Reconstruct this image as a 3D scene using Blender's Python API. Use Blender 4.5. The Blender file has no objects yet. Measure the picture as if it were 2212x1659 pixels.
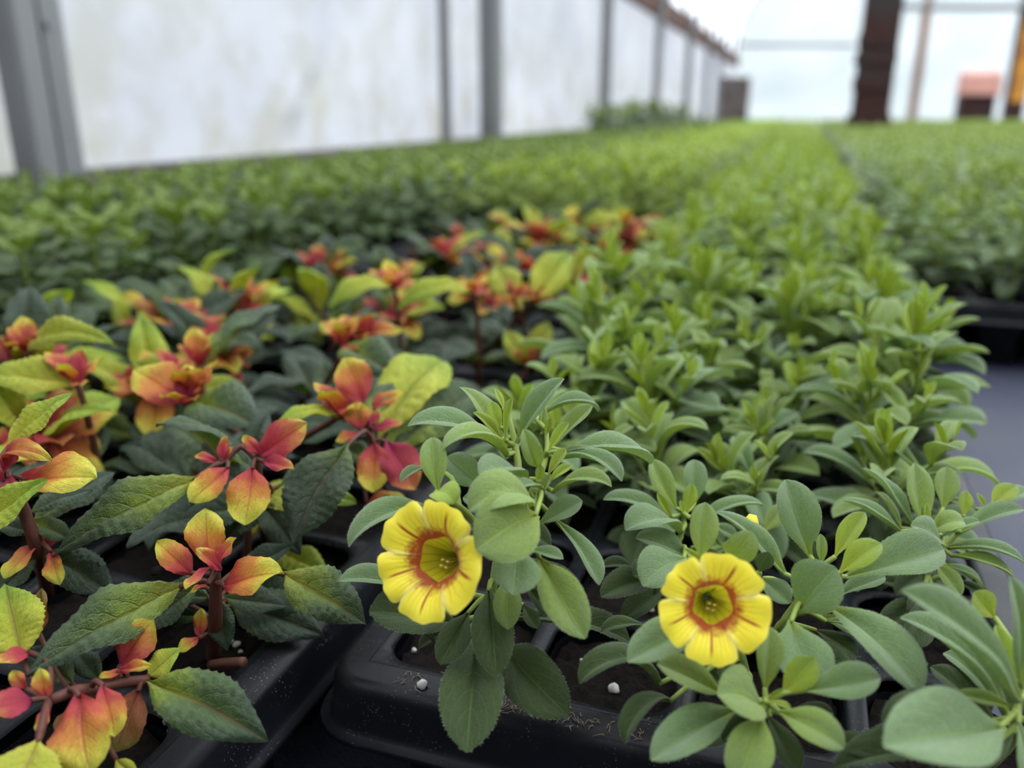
import bpy, math, random
import numpy as np
from mathutils import Vector, Matrix, noise
random.seed(7); rng = np.random.default_rng(7)
scene = bpy.context.scene
COL = scene.collection
# ------------------------------------------------------------------ camera
FPX, HZ, VPX = 1800.0, 240.0, 1740.0
PITCH = math.atan((829.5 - HZ) / FPX)
TH = math.atan((VPX - 1106) / (FPX / math.cos(PITCH)))
CAM = Vector((0, 0, 0.200))
c_, s_, cp, sp = math.cos(TH), math.sin(TH), math.cos(PITCH), math.sin(PITCH)
RIGHT = Vector((c_, s_, 0)); FWD = Vector((-s_ * cp, c_ * cp, -sp)); UP = Vector((-s_ * sp, c_ * sp, cp))
cd = bpy.data.cameras.new('camera'); cam = bpy.data.objects.new('camera', cd); COL.objects.link(cam)
cam.matrix_world = Matrix(((RIGHT.x, UP.x, -FWD.x, CAM.x), (RIGHT.y, UP.y, -FWD.y, CAM.y), (RIGHT.z, UP.z, -FWD.z, CAM.z), (0, 0, 0, 1)))
cd.sensor_fit = 'HORIZONTAL'; cd.sensor_width = 36; cd.lens = 36 * FPX / 2212
cd.clip_start = 0.01; cd.clip_end = 200
cd.dof.use_dof = True; cd.dof.focus_distance = 0.212; cd.dof.aperture_fstop = 7.9
scene.camera = cam
def W(px, py, z):            # a pixel seen at a depth in metres
    return CAM + z * (FWD + RIGHT * ((px - 1106) / FPX) - UP * ((py - 829.5) / FPX))
def WZ(px, py, Z):           # a pixel on a horizontal plane
    d = FWD + RIGHT * ((px - 1106) / FPX) - UP * ((py - 829.5) / FPX)
    return CAM + d * ((Z - CAM.z) / d.z)
def WX(px, py, X):           # a pixel on the side wall plane
    d = FWD + RIGHT * ((px - 1106) / FPX) - UP * ((py - 829.5) / FPX)
    return CAM + d * (X / d.x)
def WY(px, py, Y):
    d = FWD + RIGHT * ((px - 1106) / FPX) - UP * ((py - 829.5) / FPX)
    return CAM + d * (Y / d.y)
# ------------------------------------------------------------------ overcast sky
world = bpy.data.worlds.new('overcast_sky'); scene.world = world; world.use_nodes = True
nt = world.node_tree; nt.nodes.clear()
out = nt.nodes.new('ShaderNodeOutputWorld'); bg = nt.nodes.new('ShaderNodeBackground')
tc = nt.nodes.new('ShaderNodeTexCoord'); sx = nt.nodes.new('ShaderNodeSeparateXYZ')
mr = nt.nodes.new('ShaderNodeMapRange'); mr.inputs['From Min'].default_value = -0.05; mr.inputs['From Max'].default_value = 1
mr.inputs['To Min'].default_value = 0.22; mr.inputs['To Max'].default_value = 2.4
nt.links.new(tc.outputs['Generated'], sx.inputs[0]); nt.links.new(sx.outputs['Z'], mr.inputs['Value'])
nt.links.new(mr.outputs[0], bg.inputs['Strength']); bg.inputs['Color'].default_value = (0.93, 0.965, 1.0, 1)
nt.links.new(bg.outputs[0], out.inputs[0])
scene.view_settings.view_transform = 'Standard'; scene.view_settings.look = 'None'
scene.view_settings.gamma = 1; scene.view_settings.use_curve_mapping = False
scene.view_settings.exposure = 1.76

# ------------------------------------------------------------------ node helpers
class NT:
    def __init__(s, name):
        s.m = bpy.data.materials.new(name); s.m.use_nodes = True; s.t = s.m.node_tree; s.t.nodes.clear()
        s.o = s.t.nodes.new('ShaderNodeOutputMaterial')
    def n(s, ty, **kw):
        x = s.t.nodes.new('ShaderNode' + ty)
        for k, v in kw.items(): setattr(x, k, v)
        return x
    def l(s, a, b): s.t.links.new(a, b)
    def put(s, sock, v):
        if hasattr(v, 'is_output') or isinstance(v, bpy.types.NodeSocket): s.l(v, sock)
        elif isinstance(v, (tuple, list)) and len(v) == 3 and sock.type == 'RGBA': sock.default_value = (*v, 1)
        else: sock.default_value = v
    def math(s, op, a, b=0.0, c=None, clamp=False):
        x = s.n('Math', operation=op, use_clamp=clamp); s.put(x.inputs[0], a); s.put(x.inputs[1], b)
        if c is not None: s.put(x.inputs[2], c)
        return x.outputs[0]
    def mix(s, f, a, b, mode='MIX'):
        x = s.n('Mix', data_type='RGBA', blend_type=mode); s.put(x.inputs[0], f); s.put(x.inputs[6], a); s.put(x.inputs[7], b)
        return x.outputs[2]
    def ramp(s, v, stops, ease='LINEAR'):
        x = s.n('ValToRGB'); x.color_ramp.interpolation = ease; e = x.color_ramp.elements
        while len(e) < len(stops): e.new(0.5)
        for i, (p, c) in enumerate(stops):
            e[i].position = p; e[i].color = (c, c, c, 1) if isinstance(c, (int, float)) else (*c, 1)
        s.l(v, x.inputs[0]); return x.outputs[0]
    def noise(s, scale, detail=3, vec=None, rough=0.5):
        x = s.n('TexNoise'); x.inputs['Scale'].default_value = scale; x.inputs['Detail'].default_value = detail
        x.inputs['Roughness'].default_value = rough
        if vec is not None: s.l(vec, x.inputs['Vector'])
        return x.outputs['Fac']
    def obj(s): return s.n('TexCoord').outputs['Object']
    def uv(s):
        sx = s.n('SeparateXYZ'); s.l(s.n('TexCoord').outputs['UV'], sx.inputs[0]); return sx.outputs[0], sx.outputs[1]
    def bump(s, h, strength, dist=0.001):
        x = s.n('Bump'); x.inputs['Strength'].default_value = strength; x.inputs['Distance'].default_value = dist
        s.l(h, x.inputs['Height']); return x.outputs[0]
    def pbr(s, col, rough=0.5, spec=0.4, metal=0.0, sheen=0.0, bump=None, trans=0.0, tcol=None, coat=0.0):
        b = s.n('BsdfPrincipled'); s.put(b.inputs['Base Color'], col); s.put(b.inputs['Roughness'], rough)
        s.put(b.inputs['Specular IOR Level'], spec); s.put(b.inputs['Metallic'], metal)
        b.inputs['Sheen Weight'].default_value = sheen; b.inputs['Sheen Roughness'].default_value = 0.4
        b.inputs['Coat Weight'].default_value = coat
        if bump is not None: s.l(bump, b.inputs['Normal'])
        if trans > 0:
            t = s.n('BsdfTranslucent'); s.put(t.inputs[0], tcol if tcol is not None else col)
            if bump is not None: s.l(bump, t.inputs['Normal'])
            mx = s.n('MixShader'); mx.inputs[0].default_value = trans
            s.l(b.outputs[0], mx.inputs[1]); s.l(t.outputs[0], mx.inputs[2]); s.l(mx.outputs[0], s.o.inputs[0])
        else: s.l(b.outputs[0], s.o.inputs[0])
        return s.m

def leaf_mat(name, stops, vein, vein_amt, nveins, slant, rough=0.5, sheen=0.0, mottling=0.25, edge=None, trans=0.28, spec=0.35, jitter=0.12, midcol=None, midw=0.035):
    t = NT(name); u, v = t.uv()
    au = t.math('MULTIPLY', t.math('ABSOLUTE', t.math('SUBTRACT', u, 0.5)), 2.0)
    ri = t.n('ObjectInfo').outputs['Random']
    oc = t.obj()
    nz = t.noise(3.0, 3, oc); nf = t.noise(22.0, 3, oc)
    vv = t.math('ADD', v, t.math('MULTIPLY', t.math('SUBTRACT', nz, 0.5), 0.5))
    vv = t.math('ADD', vv, t.math('MULTIPLY', t.math('SUBTRACT', ri, 0.5), jitter * 2))
    if edge is not None: vv = t.math('ADD', vv, t.math('MULTIPLY', t.math('SUBTRACT', au, 0.4), edge))
    col = t.ramp(vv, stops, 'EASE')
    # pinnate veins, curving to the tip
    q = t.math('MULTIPLY', t.math('SUBTRACT', v, t.math('MULTIPLY', t.math('POWER', au, 1.3), slant)), float(nveins))
    tri = t.math('ABSOLUTE', t.math('SUBTRACT', t.math('FRACT', q), 0.5))        # 0.5 at vein
    side = t.ramp(tri, [(0.43, 0.0), (0.5, 1.0)])
    mid = t.ramp(au, [(0.0, 1.0), (midw, 0.8), (midw * 2.2, 0.0)])
    veins = t.math('MAXIMUM', t.math('MULTIPLY', side, 0.55), mid)
    mott = t.ramp(nf, [(0.3, 1 - mottling), (0.7, 1 + mottling * 0.6)])
    col = t.mix(1.0, col, mott, 'MULTIPLY')
    col = t.mix(t.math('MULTIPLY', side, vein_amt * 0.6), col, vein)
    col = t.mix(t.math('MULTIPLY', mid, vein_amt), col, midcol if midcol else vein)
    val = t.n('HueSaturation'); t.l(col, val.inputs['Color'])
    t.l(t.math('ADD', 0.86, t.math('MULTIPLY', ri, 0.28)), val.inputs['Value'])
    col = val.outputs[0]
    h = t.math('ADD', t.math('MULTIPLY', veins, -0.6), t.math('MULTIPLY', t.noise(70, 2, oc), 0.35 if sheen > .14 else .10))
    bm = t.bump(h, 0.4, 0.03)
    tc_ = t.mix(1.0, col, (1.15, 1.2, 0.55), 'MULTIPLY')
    return t.pbr(col, rough, spec, sheen=sheen, bump=bm, trans=trans, tcol=tc_)

M = {}
Y_ = (0.30, 0.42, 0.06)
M['cal_mature'] = leaf_mat('calibrachoa_leaf_mature', [(0, (0.218, 0.314, 0.050)), (.3, (0.165, 0.262, 0.094)), (1, (0.186, 0.273, 0.132))], (.25, .36, .13), .5, 6, .5, .62, .35, .12, midw=.03)
M['cal_mid'] = leaf_mat('calibrachoa_leaf_mid', [(0, (0.276, 0.361, 0.035)), (.4, (0.224, 0.316, 0.065)), (1, (0.210, 0.299, 0.095))], (.3, .42, .1), .55, 6, .5, .6, .3, .12, midw=.03)
M['cal_young'] = leaf_mat('calibrachoa_leaf_young', [(0, (0.358, 0.418, 0.027)), (.5, (0.289, 0.383, 0.034)), (1, (0.235, 0.336, 0.054))], (.36, .46, .08), .6, 5, .5, .55, .25, .1, midw=.035)
M['cal_dark'] = leaf_mat('calibrachoa_leaf_old_shaded', [(0, (0.065, 0.093, 0.015)), (.4, (0.054, 0.088, 0.022)), (1, (0.051, 0.082, 0.024))], (.14, .22, .08), .5, 6, .5, .6, .2, .15, midw=.03)  # old low leaves, darkened further so that shade sits in their colour
V_ = (.30, .11, .10)
M['fu_red'] = leaf_mat('fuchsia_leaf_red', [(0, (0.328, 0.020, 0.065)), (.5, (0.410, 0.041, 0.060)), (.78, (0.475, 0.139, 0.049)), (1, (0.541, 0.392, 0.065))], (.35, .02, .05), .4, 6, .45, .42, 0, .2, trans=.3)
M['fu_redyellow'] = leaf_mat('fuchsia_leaf_red_yellow', [(0, (0.387, 0.033, 0.060)), (.3, (0.458, 0.065, 0.050)), (.55, (0.546, 0.203, 0.040)), (.8, (0.563, 0.462, 0.050)), (1, (0.484, 0.480, 0.060))], (.42, .05, .04), .4, 6, .45, .42, 0, .18, trans=.3)
M['fu_dull'] = leaf_mat('fuchsia_leaf_dull', [(0, (.22, .05, .03)), (.5, (.24, .09, .03)), (1, (.20, .15, .03))], (.16, .03, .02), .4, 6, .45, .5, 0, .25)
M['fu_lime'] = leaf_mat('fuchsia_leaf_lime', [(0, (0.478, 0.450, 0.054)), (.5, (0.386, 0.423, 0.036)), (.85, (0.258, 0.351, 0.032)), (1, (0.184, 0.297, 0.027))], (.42, .28, .10), .45, 7, .45, .45, .05, .15, midcol=V_)
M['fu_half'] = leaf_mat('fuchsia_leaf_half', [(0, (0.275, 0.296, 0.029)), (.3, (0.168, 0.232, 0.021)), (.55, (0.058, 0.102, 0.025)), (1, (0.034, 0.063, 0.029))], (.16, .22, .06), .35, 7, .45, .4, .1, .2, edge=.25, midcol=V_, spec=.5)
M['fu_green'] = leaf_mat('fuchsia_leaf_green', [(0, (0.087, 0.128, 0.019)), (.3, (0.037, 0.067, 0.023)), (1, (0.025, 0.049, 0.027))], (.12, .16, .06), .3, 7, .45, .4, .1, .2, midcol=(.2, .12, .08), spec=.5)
M['mum'] = leaf_mat('chrysanthemum_leaf', [(0, (0.111, 0.160, 0.033)), (.4, (0.083, 0.131, 0.042)), (1, (0.094, 0.146, 0.052))], (.15, .24, .08), .4, 4, .6, .5, .15, .2)
M['mum_young'] = leaf_mat('chrysanthemum_leaf_young', [(0, (0.187, 0.260, 0.027)), (1, (0.152, 0.230, 0.045))], (.2, .3, .08), .4, 4, .6, .5, .15, .2)
M['bed'] = leaf_mat('bedding_leaf', [(0, (0.252, 0.316, 0.020)), (.5, (0.206, 0.288, 0.040)), (1, (0.183, 0.261, 0.055))], (.3, .42, .1), .4, 5, .5, .55, .2, .2)
M['bed_pale'] = leaf_mat('bedding_leaf_pale', [(0, (0.183, 0.278, 0.063)), (1, (0.207, 0.289, 0.148))], (.28, .38, .15), .4, 5, .5, .55, .3, .2)
def stem_mat(name, a, b):
    t = NT(name); nz = t.noise(180, 3, t.obj()); return t.pbr(t.mix(nz, a, b), .55, .3, trans=.1)
M['cal_stem'] = stem_mat('calibrachoa_stem', (.22, .30, .05), (.28, .36, .09))
M['hair'] = stem_mat('leaf_hair', (.32, .40, .25), (.40, .46, .32))
M['fu_stem'] = stem_mat('fuchsia_stem', (.11, .028, .02), (.07, .035, .02))
M['mum_stem'] = stem_mat('chrysanthemum_stem', (.14, .2, .04), (.2, .26, .07))

# ------------------------------------------------------------------ leaf meshes
SH = {
 'cal': [(0, .11), (.08, .17), (.2, .44), (.35, .78), (.5, .97), (.6, 1), (.74, .93), (.86, .73), (.94, .47), (.985, .23), (1, .05)],
 'fu': [(0, .05), (.05, .10), (.12, .40), (.25, .78), (.4, .98), (.5, 1), (.65, .86), (.78, .6), (.9, .28), (.97, .08), (1, .0)],
 'fur': [(0, .10), (.1, .38), (.25, .75), (.45, 1), (.6, 1), (.75, .86), (.87, .6), (.95, .3), (1, .02)],
 'mum': [(0, .06), (.15, .10), (.25, .55), (.4, .95), (.55, .8), (.65, .85), (.78, .6), (.88, .5), (.96, .25), (1, .02)],
}
LC = {}
def leaf_data(shape, beta, cup, seed, lod):
    """unit leaf: base at the origin, tip at (0,1,0), width 1, arched towards +Z"""
    key = (shape, beta, cup, seed, lod)
    if key in LC: return LC[key]
    r = random.Random(hash((shape, beta, seed)) & 0xffff)
    nv, nu = {0: (20 if shape != 'fu' else 48, 8 if shape != 'fu' else 14), 1: (9, 4), 2: (5, 2)}[lod]
    px, pw = zip(*SH[shape])
    vs = np.linspace(0, 1, nv + 1)
    w = np.interp(vs, px, pw)
    if lod == 0:
        k = np.array([.25, .5, .25]); w2 = w.copy(); w2[1:-1] = np.convolve(w, k, 'valid'); w = w2
        if shape == 'fu': w = w * (1 + .045 * np.where(np.arange(nv + 1) % 3 == 0, 1, -.3)); 
        if shape == 'fur': w = w * (1 + .03 * np.where(np.arange(nv + 1) % 3 == 0, 1, -.3))
    if shape == 'mum' and lod < 2: w = w * (1 + .16 * np.sin(vs * 2 * math.pi * 3.3))
    b = math.radians(beta); k = np.linspace(0, 1, nv + 1)
    ang = b * (0.5 - (0.35 * k + 0.65 * k * k)) if beta > 0 else b * (0.5 - k)
    ds = 1 / nv; y = np.concatenate([[0], np.cumsum(np.cos((ang[1:] + ang[:-1]) / 2)) * ds]); z = np.concatenate([[0], np.cumsum(np.sin((ang[1:] + ang[:-1]) / 2)) * ds])
    L = math.hypot(y[-1], z[-1]); a0 = math.atan2(z[-1], y[-1]); ca, sa = math.cos(-a0) / L, math.sin(-a0) / L
    y, z = ca * y - sa * z, sa * y + ca * z; ang = ang - a0
    sway = r.uniform(-.06, .06); tw = r.uniform(-.25, .25); ph = r.uniform(0, 6)
    P, UV = [], []
    us = np.linspace(-1, 1, nu + 1)
    for i, v in enumerate(vs):
        ny, nz = -math.sin(ang[i]), math.cos(ang[i])
        for u in us:
            hw = w[i] * .5
            x = u * hw; au = abs(u)
            h = cup * au * hw - .20 * au ** 3 * hw - .05 * math.exp(-(u / .12) ** 2) * (1 - v) * (lod == 0)
            h += .02 * math.sin(v * 7 + ph) * u * w[i] + tw * u * hw * (v - .5)
            if shape == 'fu' and lod == 0:
                h += .055 * w[i] * abs(math.sin(math.pi * 7 * (v - .45 * au ** 1.3))) ** .8 * (au * (1 - au) * 3.4)
                h += .02 * math.sin(v * 17 + ph + 2 * u) * au
            if shape == 'fur': h += .05 * math.sin(v * 11 + ph + 3 * u) * au + .03 * math.sin(v * 5 + ph * 2) * u
            if shape == 'mum': h += .05 * math.sin(v * 12 + u * 3 + ph) * au
            P.append((x + sway * math.sin(math.pi * v), y[i] + ny * h, z[i] + nz * h)); UV.append((u * .5 + .5, v))
    F = []
    for i in range(nv):
        for j in range(nu):
            a = i * (nu + 1) + j; F.append((a, a + 1, a + nu + 2, a + nu + 1))
    if shape == 'cal' and lod == 0:       # short hairs on the margin and along the blade
        def hair(p, d, n, l):
            k = len(P); t = Vector(n).cross(Vector(d)).normalized() * .0016
            for q in (Vector(p) - t, Vector(p) + t, Vector(p) + Vector(d) * l): P.append(tuple(q)); UV.append((.5, .3))
            F.append((k, k + 1, k + 2))
        for i in range(1, nv):
            for sgn in (-1, 1):
                for q in range(5):
                    f = r.random(); a = i * (nu + 1) + (nu if sgn > 0 else 0); b2 = a + (nu + 1)
                    p = Vector(P[a]).lerp(Vector(P[b2]), f)
                    d = Vector((sgn, r.uniform(-.2, .7), r.uniform(-.5, .6))).normalized()
                    hair(p, d, (0, 0, 1), r.uniform(.014, .034))
    LC[key] = (np.array(P), F, np.array(UV)); return LC[key]
MC = {}
def new_mesh(name, P, F, UV=None, mats=(), mi=None, smooth=True):
    me = bpy.data.meshes.new(name); me.from_pydata([tuple(p) for p in P], [], [tuple(f) for f in F])
    if UV is not None:
        l = me.uv_layers.new(name='UVMap'); vi = np.zeros(len(me.loops), np.int32); me.loops.foreach_get('vertex_index', vi)
        l.data.foreach_set('uv', np.asarray(UV, np.float32)[vi].ravel())
    for m in mats: me.materials.append(m)
    if mi is not None: me.polygons.foreach_set('material_index', np.asarray(mi, np.int32))
    if smooth: me.polygons.foreach_set('use_smooth', np.ones(len(me.polygons), bool))
    me.update(); return me
def leaf_mesh(shape, beta, cup, seed, mat, lod=0):
    key = (shape, beta, cup, seed, mat, lod)
    if key not in MC:
        P, F, UV = leaf_data(shape, beta, cup, seed, lod); MC[key] = new_mesh('leaf', P, F, UV, [M[mat], M['hair']], [0 if len(f) == 4 else 1 for f in F]) if shape == 'cal' and lod == 0 else new_mesh('leaf', P, F, UV, [M[mat]])
    return MC[key]
def frame(b, t, n, ratio):
    """matrix that lays the unit leaf from b to t, its upper face towards n"""
    y = t - b; L = y.length; y = y / L; z = n - y * n.dot(y)
    if z.length < 1e-4: z = UP - y * UP.dot(y)
    z.normalize(); x = y.cross(z)
    return Matrix(((x.x * L * ratio, y.x * L, z.x * L, b.x), (x.y * L * ratio, y.y * L, z.y * L, b.y), (x.z * L * ratio, y.z * L, z.z * L, b.z), (0, 0, 0, 1)))
def obj(name, me, parent=None, mat=None):
    o = bpy.data.objects.new(name, me); COL.objects.link(o)
    if mat is not None: me.materials.append(mat)
    if parent is not None: o.parent = parent
    return o
def tag(o, label=None, cat=None, group=None, kind=None):
    if label: o['label'] = label
    if cat: o['category'] = cat
    if group: o['group'] = group
    if kind: o['kind'] = kind
    return o
def empty(name, loc, label=None, cat=None, group=None):
    o = bpy.data.objects.new(name, None); o.empty_display_size = .01; COL.objects.link(o); o.location = loc
    return tag(o, label, cat, group)
def tube(pts, radii, seg=6, cap=True):
    """vertices and faces of a tube along a polyline"""
    P, F = [], []; n = len(pts); pts = [Vector(p) for p in pts]
    for i, p in enumerate(pts):
        d = (pts[min(i + 1, n - 1)] - pts[max(i - 1, 0)])
        d = d.normalized() if d.length > 1e-9 else Vector((0, 0, 1))
        a = d.cross(Vector((.31, .17, .93)))
        if a.length < 1e-3: a = d.cross(Vector((1, 0, 0)))
        a.normalize(); b = d.cross(a)
        for k in range(seg):
            th = 2 * math.pi * k / seg; P.append(p + (a * math.cos(th) + b * math.sin(th)) * radii[i])
    for i in range(n - 1):
        for k in range(seg):
            q = i * seg + k; q2 = i * seg + (k + 1) % seg; F.append((q, q2, q2 + seg, q + seg))
    if cap: F.append(tuple(range((n - 1) * seg, n * seg))); F.append(tuple(reversed(range(seg))))
    return P, F
def smooth_line(pts, k=4):
    pts = [Vector(p) for p in pts]
    if len(pts) < 3: return [pts[0].lerp(pts[-1], i / k) for i in range(k + 1)]
    o = []
    for i in range(len(pts) - 1):
        p0, p1, p2, p3 = pts[max(i - 1, 0)], pts[i], pts[i + 1], pts[min(i + 2, len(pts) - 1)]
        for j in range(k):
            t = j / k; o.append(.5 * ((2 * p1) + (p2 - p0) * t + (2 * p0 - 5 * p1 + 4 * p2 - p3) * t * t + (3 * p1 - p0 - 3 * p2 + p3) * t ** 3))
    o.append(pts[-1]); return o
class Geo:
    def __init__(s): s.P, s.F = [], []
    def add(s, P, F):
        k = len(s.P); s.P += [tuple(p) for p in P]; s.F += [tuple(i + k for i in f) for f in F]
    def tube(s, pts, r0, r1=None, seg=6, k=4):
        l = smooth_line(pts, k); r1 = r0 if r1 is None else r1
        s.add(*tube(l, [r0 + (r1 - r0) * i / (len(l) - 1) for i in range(len(l))], seg)); return l
    def box(s, lo, hi):
        x0, y0, z0 = lo; x1, y1, z1 = hi
        s.add([(x0, y0, z0), (x1, y0, z0), (x1, y1, z0), (x0, y1, z0), (x0, y0, z1), (x1, y0, z1), (x1, y1, z1), (x0, y1, z1)],
              [(0, 3, 2, 1), (4, 5, 6, 7), (0, 1, 5, 4), (1, 2, 6, 5), (2, 3, 7, 6), (3, 0, 4, 7)])
    def mesh(s, name, mat, smooth=True): return new_mesh(name, s.P, s.F, None, [mat], smooth=smooth)

TOP = 0.055          # height of the tray tops over the ground cloth
# ------------------------------------------------------------------ the greenhouse shell
XW, YE, YF, XR, ZR = -1.15, 15.0, -1.6, 6.4, 1.0
def film_mat(name, lo, hi, stain):
    t = NT(name); o = t.obj()
    n1 = t.noise(1.7, 5, o, .6); n2 = t.noise(6, 4, o, .6)
    col = t.mix(t.ramp(n1, [(.35, 0.0), (.7, 1.0)]), lo, hi)
    sx = t.n('SeparateXYZ'); t.l(o, sx.inputs[0])
    low = t.ramp(t.math('DIVIDE', sx.outputs[2], 1.2), [(.0, 1.0), (.55, .15), (1.0, 0.0)])
    col = t.mix(t.math('MULTIPLY', t.ramp(n2, [(.42, 0.0), (.62, 1.0)]), t.math('MULTIPLY', low, .85)), col, stain)
    a = t.n('BsdfTranslucent'); b = t.n('BsdfDiffuse'); m = t.n('MixShader'); m.inputs[0].default_value = .25
    t.put(a.inputs[0], col); t.put(b.inputs[0], col); t.l(a.outputs[0], m.inputs[1]); t.l(b.outputs[0], m.inputs[2]); t.l(m.outputs[0], t.o.inputs[0])
    return t.m
M['film'] = film_mat('roof_film', (.84, .86, .90), (.92, .93, .95), (.80, .80, .76))
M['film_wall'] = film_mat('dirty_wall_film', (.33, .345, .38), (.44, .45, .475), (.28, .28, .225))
M['film_end'] = film_mat('end_wall_film', (.43, .48, .49), (.50, .535, .545), (.42, .46, .475))
def galv():
    t = NT('galvanised_steel'); o = t.obj(); n = t.noise(9, 4, o)
    mp = t.n('Mapping'); t.l(o, mp.inputs[0]); mp.inputs['Scale'].default_value = (30, 30, 2)
    n2 = t.noise(1.0, 4, mp.outputs[0])
    return t.pbr(t.mix(n2, t.mix(n, (.115, .122, .125), (.165, .172, .175)), (.21, .215, .215)), .55, .4, .35)
M['galv'] = galv()
def wood(name, a, b, c, sc=(3, 3, 40)):
    t = NT(name); o = t.obj(); mp = t.n('Mapping'); t.l(o, mp.inputs[0]); mp.inputs['Scale'].default_value = sc
    n = t.noise(2, 5, mp.outputs[0], .65); n2 = t.noise(5, 3, o)
    col = t.mix(t.ramp(n2, [(.4, 0.), (.65, 1.)]), t.mix(n, a, b), c)
    return t.pbr(col, .75, .2, bump=t.bump(n, .5, .01))
M['rail_wood'] = wood('weathered_rail_wood', (.07, .03, .02), (.16, .07, .04), (.06, .045, .042), (3, .6, 30))
M['board_wood'] = wood('baseboard_wood', (.10, .085, .07), (.18, .15, .12), (.08, .07, .065), (10, .8, 40))
M['blocker_boards'] = wood('fill_blocker_boards', (.17, .17, .16), (.22, .22, .21), (.15, .15, .145))  # opaque boards for the unseen light blocker behind the camera
M['post_wood'] = wood('dark_post_wood', (.022, .009, .008), (.05, .02, .016), (.03, .025, .025), (30, 30, 3))
M['stud_wood'] = wood('brown_stud_wood', (.16, .08, .045), (.22, .11, .06), (.13, .075, .05), (30, 30, 3))
M['amber_wood'] = wood('amber_stud_wood', (.45, .20, .03), (.55, .26, .04), (.30, .12, .03), (30, 30, 3))
M['pink_wood'] = wood('pinkish_lid_wood', (.48, .24, .19), (.55, .29, .23), (.45, .23, .18), (10, 10, 10))
M['bin_wood'] = wood('grey_brown_bin_wood', (.10, .085, .075), (.17, .14, .125), (.08, .065, .06), (30, 30, 3))
def grid(name, nu, nv, fn, mat):
    P = [fn(i / nu, j / nv) for j in range(nv + 1) for i in range(nu + 1)]
    F = [(j * (nu + 1) + i, j * (nu + 1) + i + 1, (j + 1) * (nu + 1) + i + 1, (j + 1) * (nu + 1) + i) for j in range(nv) for i in range(nu)]
    return tag(obj(name, new_mesh(name, P, F, None, [mat])), kind='structure')
crA, crB = WX(706, 130, XW), WX(640, 275, XW)          # a crease in the film
def wall_pt(a, b):
    y = YF + (a ** 1.6) * (YE - YF) if False else YF + a * (YE - YF); z = b * (ZR + .02)
    d = .018 * noise.noise(Vector((y * 1.3, z * 2.2, 0))) + .007 * noise.noise(Vector((y * 5, z * 4, 3)))
    ab = crB - crA; p = Vector((XW, y, z)); t = max(0, min(1, (p - crA).dot(ab) / ab.dot(ab))); q = (p - crA - ab * t)
    d += .012 * math.exp(-(q.length / .03) ** 2) * (1 if q.y > 0 else -.6)
    return (XW - .03 + d, y, z)
grid('wall_left', 520, 40, wall_pt, M['film_wall'])
def arch(a, b):
    t = math.pi * a; y = YF + b * (YE - YF); cx = (XW + XR) / 2; ax = (XR - XW) / 2
    return (cx - (ax + .03) * math.cos(t), y, ZR + 2.3 * math.sin(t) ** .9 + .03 * noise.noise(Vector((a * 20, y * 1.5, 5))))
grid('ceiling', 48, 60, arch, M['film'])
grid('wall_right', 40, 8, lambda a, b: (XR + .03, YF + a * (YE - YF), b * (ZR + .02)), M['film_wall'])
def endw(Y):
    def f(a, b):
        x = XW + a * (XR - XW); t = math.acos(max(-1, min(1, 1 - 2 * a))); h = ZR + 2.3 * math.sin(t) ** .9 + .02
        z = b * h
        return (x, Y + .05 * noise.noise(Vector((x * 1.3, z * 1.6, Y))), z)
    return f
grid('wall_back', 60, 24, endw(YE), M['film_end'])
grid('wall_front_blocker', 40, 16, endw(YF), M['blocker_boards'])  # unseen end wall, made opaque and set close to cut the frontal fill
def cloth():
    t = NT('ground_cloth'); o = t.obj()
    sx = t.n('SeparateXYZ'); t.l(o, sx.inputs[0])
    wx = t.math('SINE', t.math('MULTIPLY', sx.outputs[0], 2 * math.pi / .0032)); wy = t.math('SINE', t.math('MULTIPLY', sx.outputs[1], 2 * math.pi / .0022))
    w = t.math('MULTIPLY', wx, wy); nz = t.noise(9, 4, o)
    col = t.mix(t.math('MULTIPLY_ADD', w, .25, .5), (.018, .021, .036), (.055, .06, .095))
    col = t.mix(t.ramp(nz, [(.45, 0.0), (.75, .5)]), col, (.085, .075, .075))
    return t.pbr(col, .55, .4, bump=t.bump(w, .4, .0006))
M['cloth'] = cloth()
tag(obj('floor', new_mesh('floor', [(XW - .1, YF, 0), (XR + .1, YF, 0), (XR + .1, YE, 0), (XW - .1, YE, 0)], [(0, 1, 2, 3)], None, [M['cloth']])), kind='structure')
zb = WX(350, 352, XW).z
g = Geo(); g.box((XW - .02, YF, 0), (XW + .025, YE, zb)); tag(obj('baseboard_left', g.mesh('baseboard_left', M['board_wood'], False)), kind='structure')
# hip rail boards along the eaves
y = YF; i = 0
ztop = ZR + .03
while y < YE - .1:
    y2 = min(y + 2.0, YE); g = Geo(); g.box((XW - .01, y + .004, ZR - .12), (XW + .045, y2 - .004, ztop))
    tag(obj('trim_%d' % (i + 1), g.mesh('hip_rail', M['rail_wood'], False)), kind='structure'); y = y2; i += 1
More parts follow.
